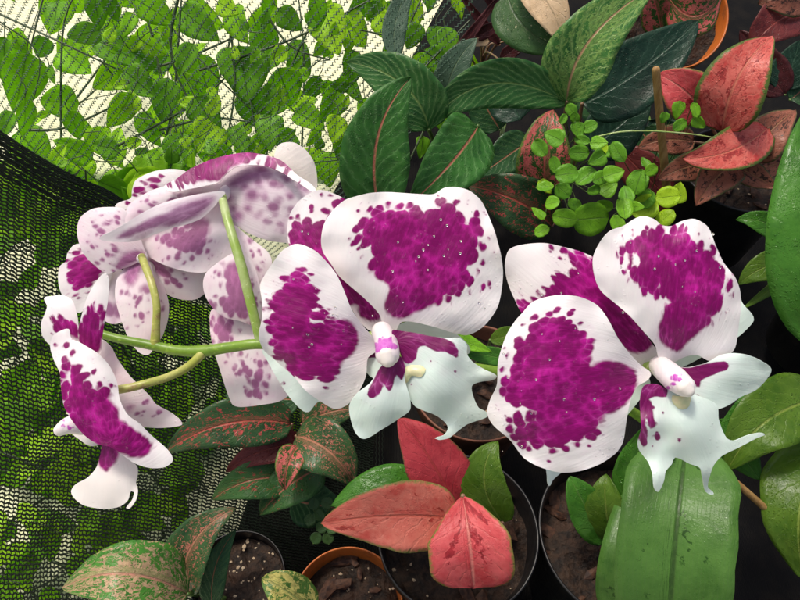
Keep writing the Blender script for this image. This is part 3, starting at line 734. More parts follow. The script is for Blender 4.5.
ML_SPOT3 = G("leaf_cream_pink_mottled", (0.022, 0.12, 0.018), (0.06, 0.22, 0.025), (0.55, 0.26, 0.18), (0.16, 0.30, 0.08), .35, mott=(0.56, 0.38, 0.22), mott_cov=.42, mott_scale=300)
ML_SPOTG = G("leaf_green_faint_red", (0.022, 0.075, 0.022), (0.045, 0.12, 0.03), (0.42, 0.16, 0.10), (0.07, 0.15, 0.05), .3, mott=(0.40, 0.09, 0.06), mott_cov=.14, mott_scale=160)
ML_MAROON = G("leaf_maroon", (0.075, 0.014, 0.016), (0.16, 0.030, 0.028), (0.25, 0.05, 0.04), (0.14, 0.03, 0.03), .25)
ML_REDGREEN = G("leaf_red_green_mottled", (0.45, 0.075, 0.075), (0.55, 0.14, 0.12), (0.50, 0.12, 0.09), (0.46, 0.10, 0.09), .2, mott=(0.045, 0.12, 0.025), mott_cov=.42, mott_scale=170, edge=(0.09, 0.17, 0.03), edge_w=.10)
ML_ORCHID = G("leaf_orchid", (0.048, 0.135, 0.020), (0.075, 0.18, 0.030), (0.04, 0.09, 0.02), (0.095, 0.18, 0.055), .25, mott=(0.026, 0.085, 0.010), mott_cov=.06, mott_scale=60, vfreq=7, long_veins=True, rough=.36, wetness=.25)
ML_GLOSS = G("leaf_glossy_green", (0.030, 0.125, 0.012), (0.055, 0.185, 0.018), (0.12, 0.26, 0.05), (0.08, 0.20, 0.03), .2, rough=.22, vfreq=7)
ML_YG = G("leaf_yellow_green", (0.045, 0.115, 0.009), (0.085, 0.165, 0.014), (0.20, 0.28, 0.05), (0.14, 0.24, 0.04), .25, transl=.22, rough=.3)
ML_BRIGHT = G("leaf_fresh_green", (0.13, 0.36, 0.012), (0.20, 0.46, 0.02), (0.18, 0.36, 0.05), (0.20, 0.40, 0.05), .25, transl=.25, rough=.35)
ML_LIME = G("leaf_lime", (0.30, 0.52, 0.012), (0.38, 0.60, 0.02), (0.34, 0.55, 0.04), (0.34, 0.55, 0.04), .2, transl=.25, rough=.35)
ML_CLOVER = G("clover_green", (0.07, 0.24, 0.012), (0.14, 0.36, 0.02), (0.12, 0.26, 0.04), (0.14, 0.3, 0.05), .2, transl=.22, rough=.38)
ML_CLOVERD = G("clover_dull", (0.035, 0.09, 0.025), (0.06, 0.13, 0.04), (0.08, 0.14, 0.05), (0.08, 0.14, 0.05), .2)
ML_YVAR = G("leaf_yellow_variegated", (0.05, 0.13, 0.02), (0.09, 0.18, 0.03), (0.3, 0.34, 0.1), (0.1, 0.2, 0.04), .2, mott=(0.62, 0.56, 0.16), mott_cov=.45, mott_scale=130)
ML_VINE = G("vine_leaf", (0.25, 0.53, 0.010), (0.34, 0.64, 0.02), (0.10, 0.24, 0.03), (0.13, 0.30, 0.04), .2, transl=.6, rough=.4, wetness=.2)
ML_VINE_D = G("vine_leaf_dark", (0.13, 0.35, 0.016), (0.21, 0.47, 0.025), (0.06, 0.14, 0.03), (0.07, 0.16, 0.04), .2, transl=.5, rough=.4, wetness=.2)
ML_VINE_L = G("vine_leaf_light", (0.40, 0.68, 0.012), (0.48, 0.76, 0.03), (0.18, 0.36, 0.03), (0.22, 0.42, 0.05), .2, transl=.55, rough=.4, wetness=.2)

def shape_fn(kind):
    if kind == "lance":   return lambda t: (math.sin(math.pi * t ** .80) ** .80) * (1 - .12 * t)
    if kind == "ovate":   return lambda t: math.sin(math.pi * t ** .62) ** .72
    if kind == "heart":   return lambda t: (max(0, 1 - ((t - .32) / .32) ** 2) ** .5 if t < .32 else max(0, 1 - ((t - .32) / .68) ** 1.75) ** .95) if 0 < t < 1 else 0
    if kind == "round":   return lambda t: math.sqrt(max(0, 1 - (2 * t - 1) ** 2))
    if kind == "strap":   return lambda t: (min(1, t / .25) ** .5) * (1 if t < .75 else math.sqrt(max(0, 1 - ((t - .75) / .25) ** 2)))
    if kind == "broad":   return lambda t: (min(1, t / .45) ** .75) * (1 if t < .70 else max(0, 1 - ((t - .70) / .30) ** 2.4) ** .6)
    if kind == "blade":   return lambda t: (min(1, t / .2) ** .6) * max(0, 1 - t) ** .6
    return lambda t: math.sin(math.pi * t)

LSEED = [0]
def leaf_geo(base, tip, width, kind="lance", mid=None, roll=0, fold=.18, droop=0.0, wave=.03, nu=10, nv=22, facing=None):
    """grid of points for one leaf blade; base and tip are world points, width in metres"""
    LSEED[0] += 1
    sd = LSEED[0] * 2.31
    w = shape_fn(kind)
    ax = tip - base
    L = ax.length
    face = (CAM - (base + tip) / 2).normalized() if facing is None else facing.normalized()
    side = ax.cross(face).normalized()
    nrm = side.cross(ax).normalized()
    side = (side * math.cos(R(roll)) + nrm * math.sin(R(roll))).normalized()
    nrm = side.cross(ax).normalized()
    m = (base + tip) / 2 if mid is None else mid
    ctrl = 2 * m - (base + tip) / 2
    vs, uv = [], []
    for i in range(nv + 1):
        t = i / nv
        c = base * (1 - t) ** 2 + ctrl * 2 * t * (1 - t) + tip * t * t
        tg = ((ctrl - base) * (1 - t) + (tip - ctrl) * t)
        if tg.length < 1e-6: tg = ax
        s = (side - tg.normalized() * side.dot(tg.normalized())).normalized()
        nn = s.cross(tg.normalized()).normalized()
        c = c - nn * (droop * L * (t * t))
        hw = width * .5 * max(0.0, w(t))
        for j in range(nu + 1):
            u = -1 + 2 * j / nu
            wv = wave * L * noise.noise(Vector((u * 1.3 + sd, t * 4.5, sd))) * abs(u) ** 1.2
            edge_w = 1 + .05 * noise.noise(Vector((t * 7, sd, 3 if u > 0 else 9)))
            z = fold * hw * (abs(u) ** 1.4) + wv - .06 * width * math.cos(t * 40 + abs(u) * 3) * 0.06
            vs.append(c + s * (u * hw * edge_w) + nn * z)
            uv.append(((u + 1) / 2, t))
    fs = []
    for i in range(nv):
        for j in range(nu):
            a = i * (nu + 1) + j
            fs.append((a, a + 1, a + nu + 2, a + nu + 1))
    return vs, fs, uv, L, width, sd

def leaf_mesh(name, geos, parent, mats, thick=.0005):
    o0 = org(parent)
    V, Fc, U, UF, UM, MI = [], [], [], [], [], []
    for (g, mi) in geos:
        vs, fs, uv, L, W, sd = g
        k = len(V)
        V += [v - o0 for v in vs]
        Fc += [tuple(k + i for i in f) for f in fs]
        MI += [mi] * len(fs)
        U += uv
        UF += [((a - .5) * W * 10 + sd, b * L * 10 + sd) for a, b in uv]
        # mottling runs obliquely along the lateral veins
        UM += [((a - .5) * W * 10 + (sd if a > .5 else sd + 5), (b * L - abs(a - .5) * W * 1.0) * 10 * 1.6 + sd) for a, b in uv]
    me = bpy.data.meshes.new(name)
    me.from_pydata(V, [], Fc)
    li = np.zeros(len(me.loops), int); me.loops.foreach_get("vertex_index", li)
    for nm, arr in (("leaf", U), ("flat", UF), ("leafm", UM)):
        Ly = me.uv_layers.new(name=nm)
        Ly.data.foreach_set("uv", np.array(arr)[li].ravel())
    o = link(name, me, parent, mats)
    me.polygons.foreach_set("material_index", MI)
    m = o.modifiers.new("thickness", "SOLIDIFY"); m.thickness = thick; m.offset = 0
    m.use_even_offset = False
    return o

def px_leaf(parent, b, t, w, mat, kind="lance", mid=None, name="leaf", label=None, **kw):
    """b, t: (px, py, depth); w: blade width in pixels at its middle depth"""
    dm = (b[2] + t[2]) / 2
    g = leaf_geo(P(*b), P(*t), w * dm / F, kind, P(*mid) if mid else None, **kw)
    o = leaf_mesh(name, [(g, 0)], parent, [mat])
    if label: o["label"] = label
    return o

def petiole(parent, root, b, r=.0022, mat=None, sag=.02):
    p0 = root; p2 = P(*b)
    m = (p0 + p2) / 2 + Vector((random.uniform(-.01, .01), random.uniform(-.01, .01), sag))
    return tube(parent, "petiole", [p0, m, p2], [r * 1.3, r, r * .8], mat or M_PETIOLE, segs=8)

def plant(name, rootp, label, cat="potted plant", group=None):
    return empty(name, rootp, label, cat, group)

# ================================================================== POTS
def pot_mat(name, col, col2, rough=.45, dirt=(0.05, 0.03, 0.02), spec=.5):
    n = NT(name)
    o = n.obj()
    f = n.noise(o, 25, 5, .6)
    c = n.mix(n.ss(f, .4, .7), col, col2)
    c = n.mix(n.math("MULTIPLY", n.ss(n.noise(o, 70, 4, .65), .54, .70), .6), c, dirt)
    rg = n.math("ADD", rough, n.math("MULTIPLY", n.math("SUBTRACT", n.noise(o, 140, 3), .5), .35))
    return n.bsdf(c, rg, spec, n.bump(n.noise(o, 260, 3), .2, .0006))
MPOT_K = pot_mat("pot_black_plastic", (0.006, 0.006, 0.007), (0.012, 0.012, 0.012), .38, (0.022, 0.017, 0.013))
MPOT_O = pot_mat("pot_orange_plastic", (0.55, 0.145, 0.020), (0.44, 0.10, 0.015), .42, (0.20, 0.07, 0.025))
MPOT_T = pot_mat("pot_terracotta", (0.20, 0.075, 0.040), (0.14, 0.05, 0.028), .6, (0.05, 0.03, 0.02))

def soil_mat():
    n = NT("potting_soil")
    o = n.obj()
    f = n.noise(o, 120, 5, .65)
    g = n.vor(o, 160, out="Color")
    c = n.mix(n.ss(f, .35, .7), (0.010, 0.006, 0.004), (0.045, 0.024, 0.013))
    c = n.mix(n.ss(n.noise(o, 45, 3), .55, .72), c, (0.045, 0.022, 0.012))
    nb = n.bump(f, .9, .004); nb = n.bump(n.vor(o, 220), .6, .002, nb)
    return n.bsdf(c, .7, .35, nb)
M_SOIL = soil_mat()
def perl_mat():
    n = NT("perlite")
    f = n.noise(n.obj(), 200, 3)
    return n.bsdf(n.mix(f, (0.50, 0.43, 0.32), (0.34, 0.22, 0.11)), .8, .3)
M_PERL = perl_mat()
def bark_mat():
    n = NT("bark_chip")
    f = n.noise(n.vmul(n.obj(), (1, 1, 3)), 180, 4)
    return n.bsdf(n.mix(n.ss(f, .35, .65), (0.025, 0.011, 0.007), (0.085, 0.038, 0.02)), .65, .3, n.bump(f, .6, .001))
M_BARK = bark_mat()

def make_pot(cx, cy, hw, d, mat, label, height, soil_drop=.018, tilt=0, perl=60, bark=0, group="plant pots on the ground", yaw=0, kind="flower_pot"):
    c = P(cx, cy, d)
    r = hw * d / F
    zb = c.z - height
    root = empty(kind, Vector((c.x, c.y, c.z)), label, "plant pot", group)
    root.rotation_euler = (R(tilt), R(yaw), 0)
    # profile: outside up, over the rolled rim, inside down
    th = .0022
    prof = [(r * .72, -height), (r * .76, -height + .004), (r * .93, -.022), (r * .94, -.021), (r * .985, -.020), (r * .99, -.004), (r * 1.0, -.0012), (r * .995, 0.0004), (r * .975, .0005), (r * .965, -.001), (r * .955, -.006), (r * .93, -.022), (r * .74, -height + .006), (0.0001, -height + .006)]
    segs = 72
    vs, fs = [], []
    for (q, z) in prof:
        for j in range(segs):
            a = 2 * math.pi * j / segs
            vs.append((q * math.cos(a), q * math.sin(a), z))
    for i in range(len(prof) - 1):
        for j in range(segs):
            k = (j + 1) % segs
            fs.append((i * segs + j, i * segs + k, (i + 1) * segs + k, (i + 1) * segs + j))
    fs.append(tuple(range(segs))[::-1])
    me = bpy.data.meshes.new("pot_body"); me.from_pydata(vs, [], fs)
    link("pot_body", me, root, [mat])
    # soil
    rs = r * .93
    vs, fs = [(0, 0, -soil_drop)], []
    rings, sg = 14, 48
    sd = random.uniform(0, 99)
    for i in range(1, rings + 1):
        for j in range(sg):
            a = 2 * math.pi * j / sg
            x, y = rs * i / rings * math.cos(a), rs * i / rings * math.sin(a)
            z = -soil_drop + .010 * noise.noise(Vector((x * 35, y * 35, sd))) + .005 * noise.noise(Vector((x * 110, y * 110, sd)))
            vs.append((x, y, z))
    for j in range(sg): fs.append((0, 1 + j, 1 + (j + 1) % sg))
    for i in range(rings - 1):
        for j in range(sg):
            k = (j + 1) % sg
            fs.append((1 + i * sg + j, 1 + (i + 1) * sg + j, 1 + (i + 1) * sg + k, 1 + i * sg + k))
    me = bpy.data.meshes.new("soil"); me.from_pydata(vs, [], fs)
    link("soil", me, root, [M_SOIL])
    def chips(name, count, s0, s1, m, el=1.0):
        bm = bmesh.new()
        for _ in range(count):
            a = random.uniform(0, 2 * math.pi); q = rs * math.sqrt(random.random()) * .96
            s = random.uniform(s0, s1)
            x, y = q * math.cos(a), q * math.sin(a)
            z = -soil_drop + .010 * noise.noise(Vector((x * 35, y * 35, sd))) + .005 * noise.noise(Vector((x * 110, y * 110, sd)))
            res = bmesh.ops.create_icosphere(bm, subdivisions=1, radius=s)
            ang = random.uniform(0, 6.3)
            for v in res["verts"]:
                k = 1 + .5 * noise.noise(v.co * 700 + Vector((x * 1000, y * 1000, 0)))
                p = Vector((v.co.x * el, v.co.y, v.co.z * .6)) * k
                v.co = Vector((p.x * math.cos(ang) - p.y * math.sin(ang) + x, p.x * math.sin(ang) + p.y * math.cos(ang) + y, p.z + z + s * .25))
        me = bpy.data.meshes.new(name); bm.to_mesh(me); bm.free()
        o = link(name, me, root, [m], smooth=False); o["kind"] = "stuff"
    if perl: chips("perlite", int(perl * .6), .0005, .0013, M_PERL, 1.3); chips("perlite", int(perl * .18), .0013, .0022, M_PERL, 1.4)
    if bark: chips("bark_chips", bark, .003, .007, M_BARK, 2.2)
    return root

make_pot(458, 531, 81, .600, MPOT_K, "round black plastic pot holding the coral red leaved plant", .18, soil_drop=.030, perl=45, bark=14)
make_pot(347, 604, 56, .600, MPOT_O, "bright orange pot of dark soil at the bottom edge", .17, soil_drop=.022, perl=70, bark=10)
make_pot(238, 578, 47, .620, MPOT_K, "small black pot with white specked soil, between the mottled leaves and orange pot", .16, soil_drop=.016, perl=80)
make_pot(626, 532, 87, .600, MPOT_K, "black pot of bark and soil under the right orchid flower", .18, soil_drop=.032, perl=30, bark=50)
make_pot(477, 380, 66, .70, MPOT_T, "brown terracotta pot between the two front orchid flowers", .12, soil_drop=.02, perl=30, bark=10)
make_pot(672, 14, 57, .93, MPOT_O, "tilted orange pot at the top edge behind the dark leaves", .14, soil_drop=.03, tilt=32, perl=20)
make_pot(742, 168, 60, .84, MPOT_K, "black pot under the coppery red leaved plant", .14, soil_drop=.02, perl=20, bark=10)
make_pot(862, 290, 60, .78, MPOT_K, "black pot at the right edge beneath the glossy green leaf", .13, soil_drop=.02, perl=10)

# ================================================================== POTTED PLANTS
# -- coral red plant in the centre pot
rp = P(458, 528, .640)
pl = plant("red_leaf_plant", rp, "plant with three coral red leaves and one green leaf in the bottom centre pot")
px_leaf(pl, (456, 519, .555), (321, 523, .545), 68, ML_PINK, "ovate", mid=(392, 516, .535), roll=8, fold=.12, label="salmon pink leaf pointing left")
px_leaf(pl, (458, 516, .575), (398, 418, .565), 64, ML_CRIM, "ovate", mid=(432, 462, .56), roll=-12, fold=.16, label="dark crimson leaf pointing up")
px_leaf(pl, (463, 496, .545), (474, 588, .530), 82, ML_RED, "broad", mid=(470, 545, .52), roll=-6, fold=.16, label="broad coral leaf folding down to the right")
px_leaf(pl, (503, 522, .585), (498, 441, .570), 50, ML_YG, "ovate", mid=(484, 480, .565), roll=10, fold=.2, label="fresh green leaf with pink midrib")
px_leaf(pl, (452, 512, .590), (331, 506, .585), 60, ML_GLOSS, "lance", mid=(390, 492, .580), roll=-14, label="green leaf under the salmon leaf")
for b in ((456, 519, .555), (458, 516, .575), (463, 496, .545), (503, 522, .585), (452, 512, .59)):
    petiole(pl, rp, b, .0026, M_PETIOLE_R, .008)
# -- orchid's own leaves
px_leaf(orchid, (688, 436, .560), (668, 650, .520), 102, ML_ORCHID, "strap", mid=(676, 535, .505), roll=4, fold=.14, wave=.015, label="broad ribbed green leaf hanging over the pot")
px_leaf(orchid, (676, 470, .590), (640, 640, .560), 74, ML_ORCHID, "strap", mid=(640, 560, .545), roll=-10, fold=.1)
px_leaf(orchid, (622, 505, .590), (646, 425, .560), 36, ML_GLOSS, "lance", roll=10)
# -- seedlings in the orchid pot
rp = P(610, 540, .645)
pl = plant("seedling", rp, "small green seedling with two leaves beside the broad orchid leaf", "seedling")
px_leaf(pl, (609, 541, .605), (570, 476, .585), 42, ML_GLOSS, "ovate", mid=(585, 505, .585), roll=-10)
px_leaf(pl, (613, 541, .600), (606, 474, .585), 44, ML_YG, "ovate", mid=(606, 508, .580), roll=12)
petiole(pl, rp, (611, 541, .603), .002)
# -- splashed plant, left of centre
rp = P(305, 470, .74)
pl = plant("splashed_leaf_plant", rp, "dark green plant splashed with red, behind the salmon leaf and under the flowers")
for (b, t, w, m, mid, rl) in (
    ((292, 424, .640), (166, 452, .62), 50, ML_SPOT, (226, 424, .61), 5),
    ((308, 446, .650), (226, 472, .64), 30, ML_MAROON, (265, 450, .63), 0),
    ((296, 480, .650), (212, 500, .64), 40, ML_SPOTG, (252, 480, .63), 8),
    ((298, 446, .630), (285, 490, .615), 28, ML_REDGREEN, (288, 466, .61), 0),
    ((296, 436, .640), (352, 484, .63), 54, ML_SPOT2, (330, 452, .615), -6),
    ((322, 468, .660), (260, 515, .64), 44, ML_SPOTG, (288, 486, .635), -4),
    ((302, 424, .655), (358, 410, .64), 36, ML_SPOT2, (330, 412, .63), 0),
    ((290, 500, .680), (345, 510, .68), 46, ML_DARK, None, 0),
    ((300, 400, .680), (225, 395, .68), 40, ML_DARK, None, 0)):
    px_leaf(pl, b, t, w, m, "ovate", mid=mid, roll=rl); petiole(pl, rp, b, .002, M_PETIOLE_R, .005)
# -- mottled plant in the lower left
rp = P(232, 590, .655)
pl = plant("mottled_leaf_plant", rp, "green plant with cream and pink mottled leaves at the bottom left corner")
px_leaf(pl, (188, 594, .585), (62, 588, .560), 66, ML_SPOT3, "ovate", mid=(125, 574, .545), roll=-10, label="cream and pink mottled leaf")
px_leaf(pl, (187, 594, .600), (236, 508, .590), 48, ML_SPOT2, "ovate", mid=(192, 545, .580), roll=14, label="dark leaf flecked pink")
px_leaf(pl, (212, 606, .605), (236, 530, .600), 26, ML_DARK, "ovate", mid=(216, 565, .595), roll=-8)
for b in ((188, 594, .585), (187, 594, .60), (212, 606, .605)): petiole(pl, rp, b, .0022, M_PETIOLE, -.005)
# -- variegated leaf by the orange pot
rp = P(310, 625, .66)
pl = plant("variegated_plant", rp, "yellow and green variegated leaf beside the bottom orange pot")
px_leaf(pl, (312, 612, .580), (262, 578, .575), 42, ML_YVAR, "ovate", mid=(285, 590, .57)); petiole(pl, rp, (312, 612, .58), .002)
# -- green leaves between the flowers
rp = P(470, 372, .74)
pl = plant("green_sprout", rp, "yellow green sprout showing between the two front orchid flowers", "sprout")
for (b, t, w, m) in (((470, 350, .60), (432, 322, .58), 20, ML_YG), ((436, 330, .585), (492, 352, .58), 18, ML_BRIGHT), ((512, 360, .60), (458, 350, .585), 20, ML_GLOSS), ((480, 355, .60), (402, 322, .59), 24, ML_YG), ((490, 340, .62), (530, 330, .6), 20, ML_YG)):
    px_leaf(pl, b, t, w, m, "lance"); petiole(pl, rp, b, .0015)
# -- dark prayer-plant like leaves, top centre
rp = P(470, 190, .93)
pl = plant("pink_rib_plant", rp, "dark green plant with a pink ribbed upright leaf above the centre flower")
px_leaf(pl, (380, 212, .70), (411, 77, .66), 70, ML_DARKPINK, "ovate", mid=(377, 140, .665), roll=-10, label="upright leaf with pink midrib")
px_leaf(pl, (429, 130, .74), (346, 62, .73), 58, ML_STRIPE, "ovate", mid=(402, 84, .715), roll=10)
px_leaf(pl, (478, 126, .75), (408, 206, .72), 66, ML_DARKPINK, "ovate", mid=(452, 162, .72), roll=12)
for b in ((380, 212, .70), (429, 130, .74), (478, 126, .75)): petiole(pl, rp, b, .0028, M_PETIOLE, .0)
# -- feathered plant
rp = P(572, 175, .96)
pl = plant("feathered_leaf_plant", rp, "plant with feathered pale veined leaf rising above the lime clover")
px_leaf(pl, (570, 104, .80), (428, 128, .76), 50, ML_STRIPE, "lance", mid=(490, 84, .75), roll=12, label="leaf with pale stripes pointing left")
px_leaf(pl, (567, 102, .79), (656, -14, .76), 66, ML_FEATHER, "ovate", mid=(590, 40, .75), roll=-8, label="large feathered leaf")
px_leaf(pl, (582, 104, .83), (699, 20, .81), 72, ML_TEAL, "ovate", mid=(640, 70, .81), roll=6, label="dark teal leaf")
px_leaf(pl, (590, 150, .88), (650, 100, .87), 56, ML_TEAL, "ovate")
px_leaf(pl, (530, 140, .9), (480, 175, .88), 40, ML_DARK, "ovate")
px_leaf(pl, (520, 120, .9), (490, 60, .92), 46, ML_TEAL, "ovate")
for b in ((570, 104, .80), (567, 102, .79), (582, 104, .83)): petiole(pl, rp, b, .0028, M_PETIOLE_R, .0)
# -- grey leaf and burgundy plant
rp = P(480, 75, 1.10)
pl = plant("burgundy_plant", rp, "burgundy narrow leaved plant at the top behind the grey green leaf")
for (b, t, w, m) in (((452, 60, .93), (500, -5, .90), 14, ML_BURG), ((470, 40, .93), (535, 6, .9), 16, ML_BURG), ((500, 45, .95), (455, -12, .92), 13, ML_BURG), ((520, 40, .95), (505, -10, .92), 15, ML_BURG), ((490, 40, .95), (462, 45, .9), 12, ML_CREAM), ((500, 60, .96), (540, 30, .94), 18, ML_BURG), ((512, 30, .95), (480, -10, .92), 14, ML_BURG), ((505, 20, .95), (548, -14, .92), 18, ML_BURG)):
    px_leaf(pl, b, t, w, m, "blade"); petiole(pl, rp, b, .0015, M_PETIOLE_R)
px_leaf(pl, (446, 98, .86), (477, 38, .84), 34, ML_GREY, "lance", mid=(455, 66, .84)); petiole(pl, rp, (446, 98, .86))
# -- pale tipped leaf, top
rp = P(530, -30, 1.10)
pl = plant("cream_leaf_plant", rp, "plant with a cream leaf over a dark green leaf at the top edge", "plant")
px_leaf(pl, (508, -6, .86), (566, 50, .84), 50, ML_PHILO, "ovate", mid=(526, 28, .84))
px_leaf(pl, (515, -30, .83), (563, 48, .82), 40, ML_CREAM, "lance", mid=(548, 4, .81))
px_leaf(pl, (398, 60, .80), (420, -30, .80), 26, ML_GREY, "lance", mid=(396, 20, .8))
for b in ((508, -6, .86), (515, -30, .83)): petiole(pl, rp, b)
# -- red spotted plant behind the clover
rp = P(545, 215, .92)
pl = plant("red_spotted_plant", rp, "red and green spotted leaves below and left of the lime clover")
px_leaf(pl, (546, 200, .80), (553, 110, .77), 54, ML_REDGREEN, "ovate", mid=(545, 150, .765))
px_leaf(pl, (552, 226, .80), (468, 186, .78), 58, ML_SPOT, "ovate", mid=(515, 200, .765), roll=8)
for b in ((546, 200, .8), (552, 226, .8)): petiole(pl, rp, b, .002, M_PETIOLE_R)
# -- red plant, upper right
rp = P(735, 160, .90)
pl = plant("coppery_red_plant", rp, "plant with a big upright coral leaf and coppery lower leaves, upper right")
for (b, t, w, m, mid, k, rl) in (
    ((722, 132, .77), (773, 36, .74), 64, ML_REDEDGE, (738, 78, .735), "ovate", 6),
    ((768, 128, .78), (682, 158, .76), 46, ML_REDEDGE, (728, 152, .755), "ovate", -14),
    ((706, 116, .80), (658, 74, .79), 50, ML_RED, (686, 92, .78), "ovate", 0),
    ((694, 142, .80), (638, 148, .79), 30, ML_COPPER, (665, 140, .78), "ovate", 0),
    ((710, 164, .79), (658, 180, .78), 30, ML_COPPER, (684, 168, .775), "ovate", 6),
    ((736, 164, .79), (696, 206, .775), 40, ML_COPPER, (716, 178, .77), "ovate", 0),
    ((734, 164, .80), (776, 188, .79), 26, ML_COPPER, None, "ovate", 0),
    ((752, 160, .80), (796, 110, .79), 44, ML_COPPER, (768, 134, .78), "ovate", 0),
    ((745, 172, .82), (790, 160, .81), 30, ML_COPPER, None, "ovate", 0)):
    px_leaf(pl, b, t, w, m, k, mid=mid, roll=rl); petiole(pl, rp, b, .002, M_PETIOLE_R, .004)
# -- leaves at the top right corner
rp = P(820, 60, 1.05)
pl = plant("dark_red_plant", rp, "dark red and yellow green leaves in the top right corner", "plant")
px_leaf(pl, (812, 8, .86), (752, 50, .84), 46, ML_MAROON, "ovate", mid=(776, 22, .83))
px_leaf(pl, (812, 4, .84), (758, 4, .83), 34, ML_COPPER, "ovate", mid=(785, -2, .82))
for b in ((812, 8, .86), (812, 4, .84)): petiole(pl, rp, b)
# -- leaf standing in the tilted orange pot
rp = P(660, 15, .98)
pl = plant("pink_centred_plant", rp, "green leaves with pink centres in the tilted orange pot at the top", "plant")
px_leaf(pl, (668, -4, .84), (722, -10, .81), 44, ML_REDGREEN, "ovate", mid=(696, 16, .81))
px_leaf(pl, (662, 32, .86), (652, -12, .83), 34, ML_REDGREEN, "ovate")
for b in ((668, -4, .84), (662, 32, .86)): petiole(pl, rp, b, .002, M_PETIOLE_R)
# -- glossy green plant at the right edge
rp = P(842, 290, .80)
pl = plant("glossy_green_plant", rp, "large wet glossy green leaf and small leaves at the right edge")
px_leaf(pl, (832, 345, .60), (822, 90, .62), 96, ML_GLOSS, "ovate", mid=(820, 215, .575), roll=-6, fold=.12, label="large glossy leaf")
px_leaf(pl, (800, 264, .68), (738, 285, .665), 32, ML_YG, "lance", mid=(768, 266, .655))
px_leaf(pl, (796, 272, .68), (744, 308, .67), 16, ML_YG, "blade")
px_leaf(pl, (800, 250, .69), (736, 220, .68), 26, ML_GLOSS, "lance", mid=(768, 224, .67))
for b in ((822, 345, .60), (800, 264, .68), (800, 250, .69)): petiole(pl, rp, b, .002)
# -- lower right leaves
rp = P(830, 430, .70)
pl = plant("yellow_green_plant", rp, "yellow green broad leaves at the lower right edge beside the orchid leaf")
px_leaf(pl, (828, 398, .60), (728, 470, .585), 66, ML_YG, "ovate", mid=(768, 420, .575), roll=6)
px_leaf(pl, (716, 452, .64), (808, 378, .63), 40, ML_GLOSS, "lance", mid=(765, 405, .625))
px_leaf(pl, (826, 440, .60), (806, 580, .575), 74, ML_YG, "ovate", mid=(800, 510, .565), roll=-8)
px_leaf(pl, (716, 420, .66), (760, 480, .65), 40, ML_GLOSS, "ovate")
for b in ((828, 398, .60), (826, 440, .60)): petiole(pl, rp, b, .0024)

def join_stalks(fol, parent, lines, mat):
    """the leaf stalks belong to the foliage"""
    o0 = org(parent)
    me = fol.data
    me.materials.append(mat)
    mi = len(me.materials) - 1
    bm = bmesh.new(); bm.from_mesh(me)
    for pts, rr in lines:
        vs, fs = tube_mesh("x", pts, [rr, rr * .8, rr * .7], 5)
        bv = [bm.verts.new(v - o0) for v in vs]
        for f in fs:
            q = bm.faces.new([bv[i] for i in f]); q.material_index = mi; q.smooth = True
    bm.to_mesh(me); bm.free()
# -- clover with lime leaflets
rp = ground(610, 180, .03)
cl = plant("lime_clover", rp, "bright lime green clover with round leaflets around the wooden stake", "clover")
spots = [(571, 110, 7), (563, 119, 6), (577, 131, 9), (590, 127, 8), (554, 137, 11), (540, 148, 10), (582, 140, 8), (599, 143, 9), (618, 152, 12), (579, 153, 11), (597, 159, 10), (614, 174, 11), (638, 182, 13), (586, 177, 12), (567, 174, 12), (545, 187, 9), (563, 191, 9), (626, 194, 11), (609, 189, 10), (646, 199, 10), (678, 110, 9), (695, 110, 8), (680, 125, 8), (699, 123, 8), (645, 162, 7), (651, 170, 7), (664, 118, 6), (600, 178, 9), (555, 165, 9), (575, 118, 6), (608, 152, 7), (594, 190, 8), (575, 205, 8), (636, 207, 9)]
bigs = [(538, 213, 9), (542, 231, 8), (565, 218, 13), (591, 219, 19), (624, 208, 12), (618, 224, 10), (605, 205, 9), (552, 203, 8)]
limes = [(645, 207, 14), (665, 218, 11), (668, 197, 12), (678, 193, 11), (545, 187, 9), (602, 150, 8)]
geos = []; stem_pts = []
for lst, mi in ((spots, 0), (bigs, 1), (limes, 2)):
    for (x, y, r) in lst:
        d = random.uniform(.70, .76)
        a = random.uniform(0, 6.28)
        if mi == 0: mi2 = random.choice((0, 0, 0, 1))
        else: mi2 = mi
        c = P(x, y, d)
        e = (RT * math.cos(a) + UP * math.sin(a))
        rr = r * d / F
        fc = (CAM - c).normalized() + Vector((random.uniform(-.6, .6), random.uniform(-.5, .5), random.uniform(0, .6)))
        e = (e - fc.normalized() * e.dot(fc.normalized())).normalized()
        geos.append((leaf_geo(c - e * rr, c + e * rr, rr * random.uniform(1.25, 1.85), random.choice(("round", "round", "ovate")), None, fold=random.uniform(.05, .4), droop=random.uniform(-.05, .2), nu=6, nv=10, facing=fc, wave=.08), mi2))
        stem_pts.append((c - e * rr, c))
fol = leaf_mesh("foliage", geos, cl, [ML_CLOVER, ML_BRIGHT, ML_LIME], .0003)
def threads(name, parent, lines, r, mat, segs=5):
    o0 = org(parent)
    V, Fc = [], []
    for pts, rr in lines:
        vs, fs = tube_mesh("x", pts, [rr, rr * .8, rr * .7], segs)
        k = len(V); V += [v - o0 for v in vs]; Fc += [tuple(k + i for i in f) for f in fs]
    me = bpy.data.meshes.new(name); me.from_pydata(V, [], Fc)
    return link(name, me, parent, [mat])
hubs = [ground(x, y, .02) for x, y in ((560, 190), (600, 195), (640, 210), (690, 150))]
lines = []
for (b, c) in stem_pts:
    h = min(hubs, key=lambda q: (q - b).length)
    lines.append(([h, (h + b) / 2 + Vector((random.uniform(-.012, .012), 0, .02)), b], .0006))
join_stalks(fol, cl, lines, M_PETIOLE)
# trailing thin runner
px_tube(cl, "runner", [(596, 137, .73), (620, 132, .72), (650, 131, .72), (690, 134, .73), (715, 138, .74)], [.9, .8, .8, .8, .6], M_PED_G, segs=6)
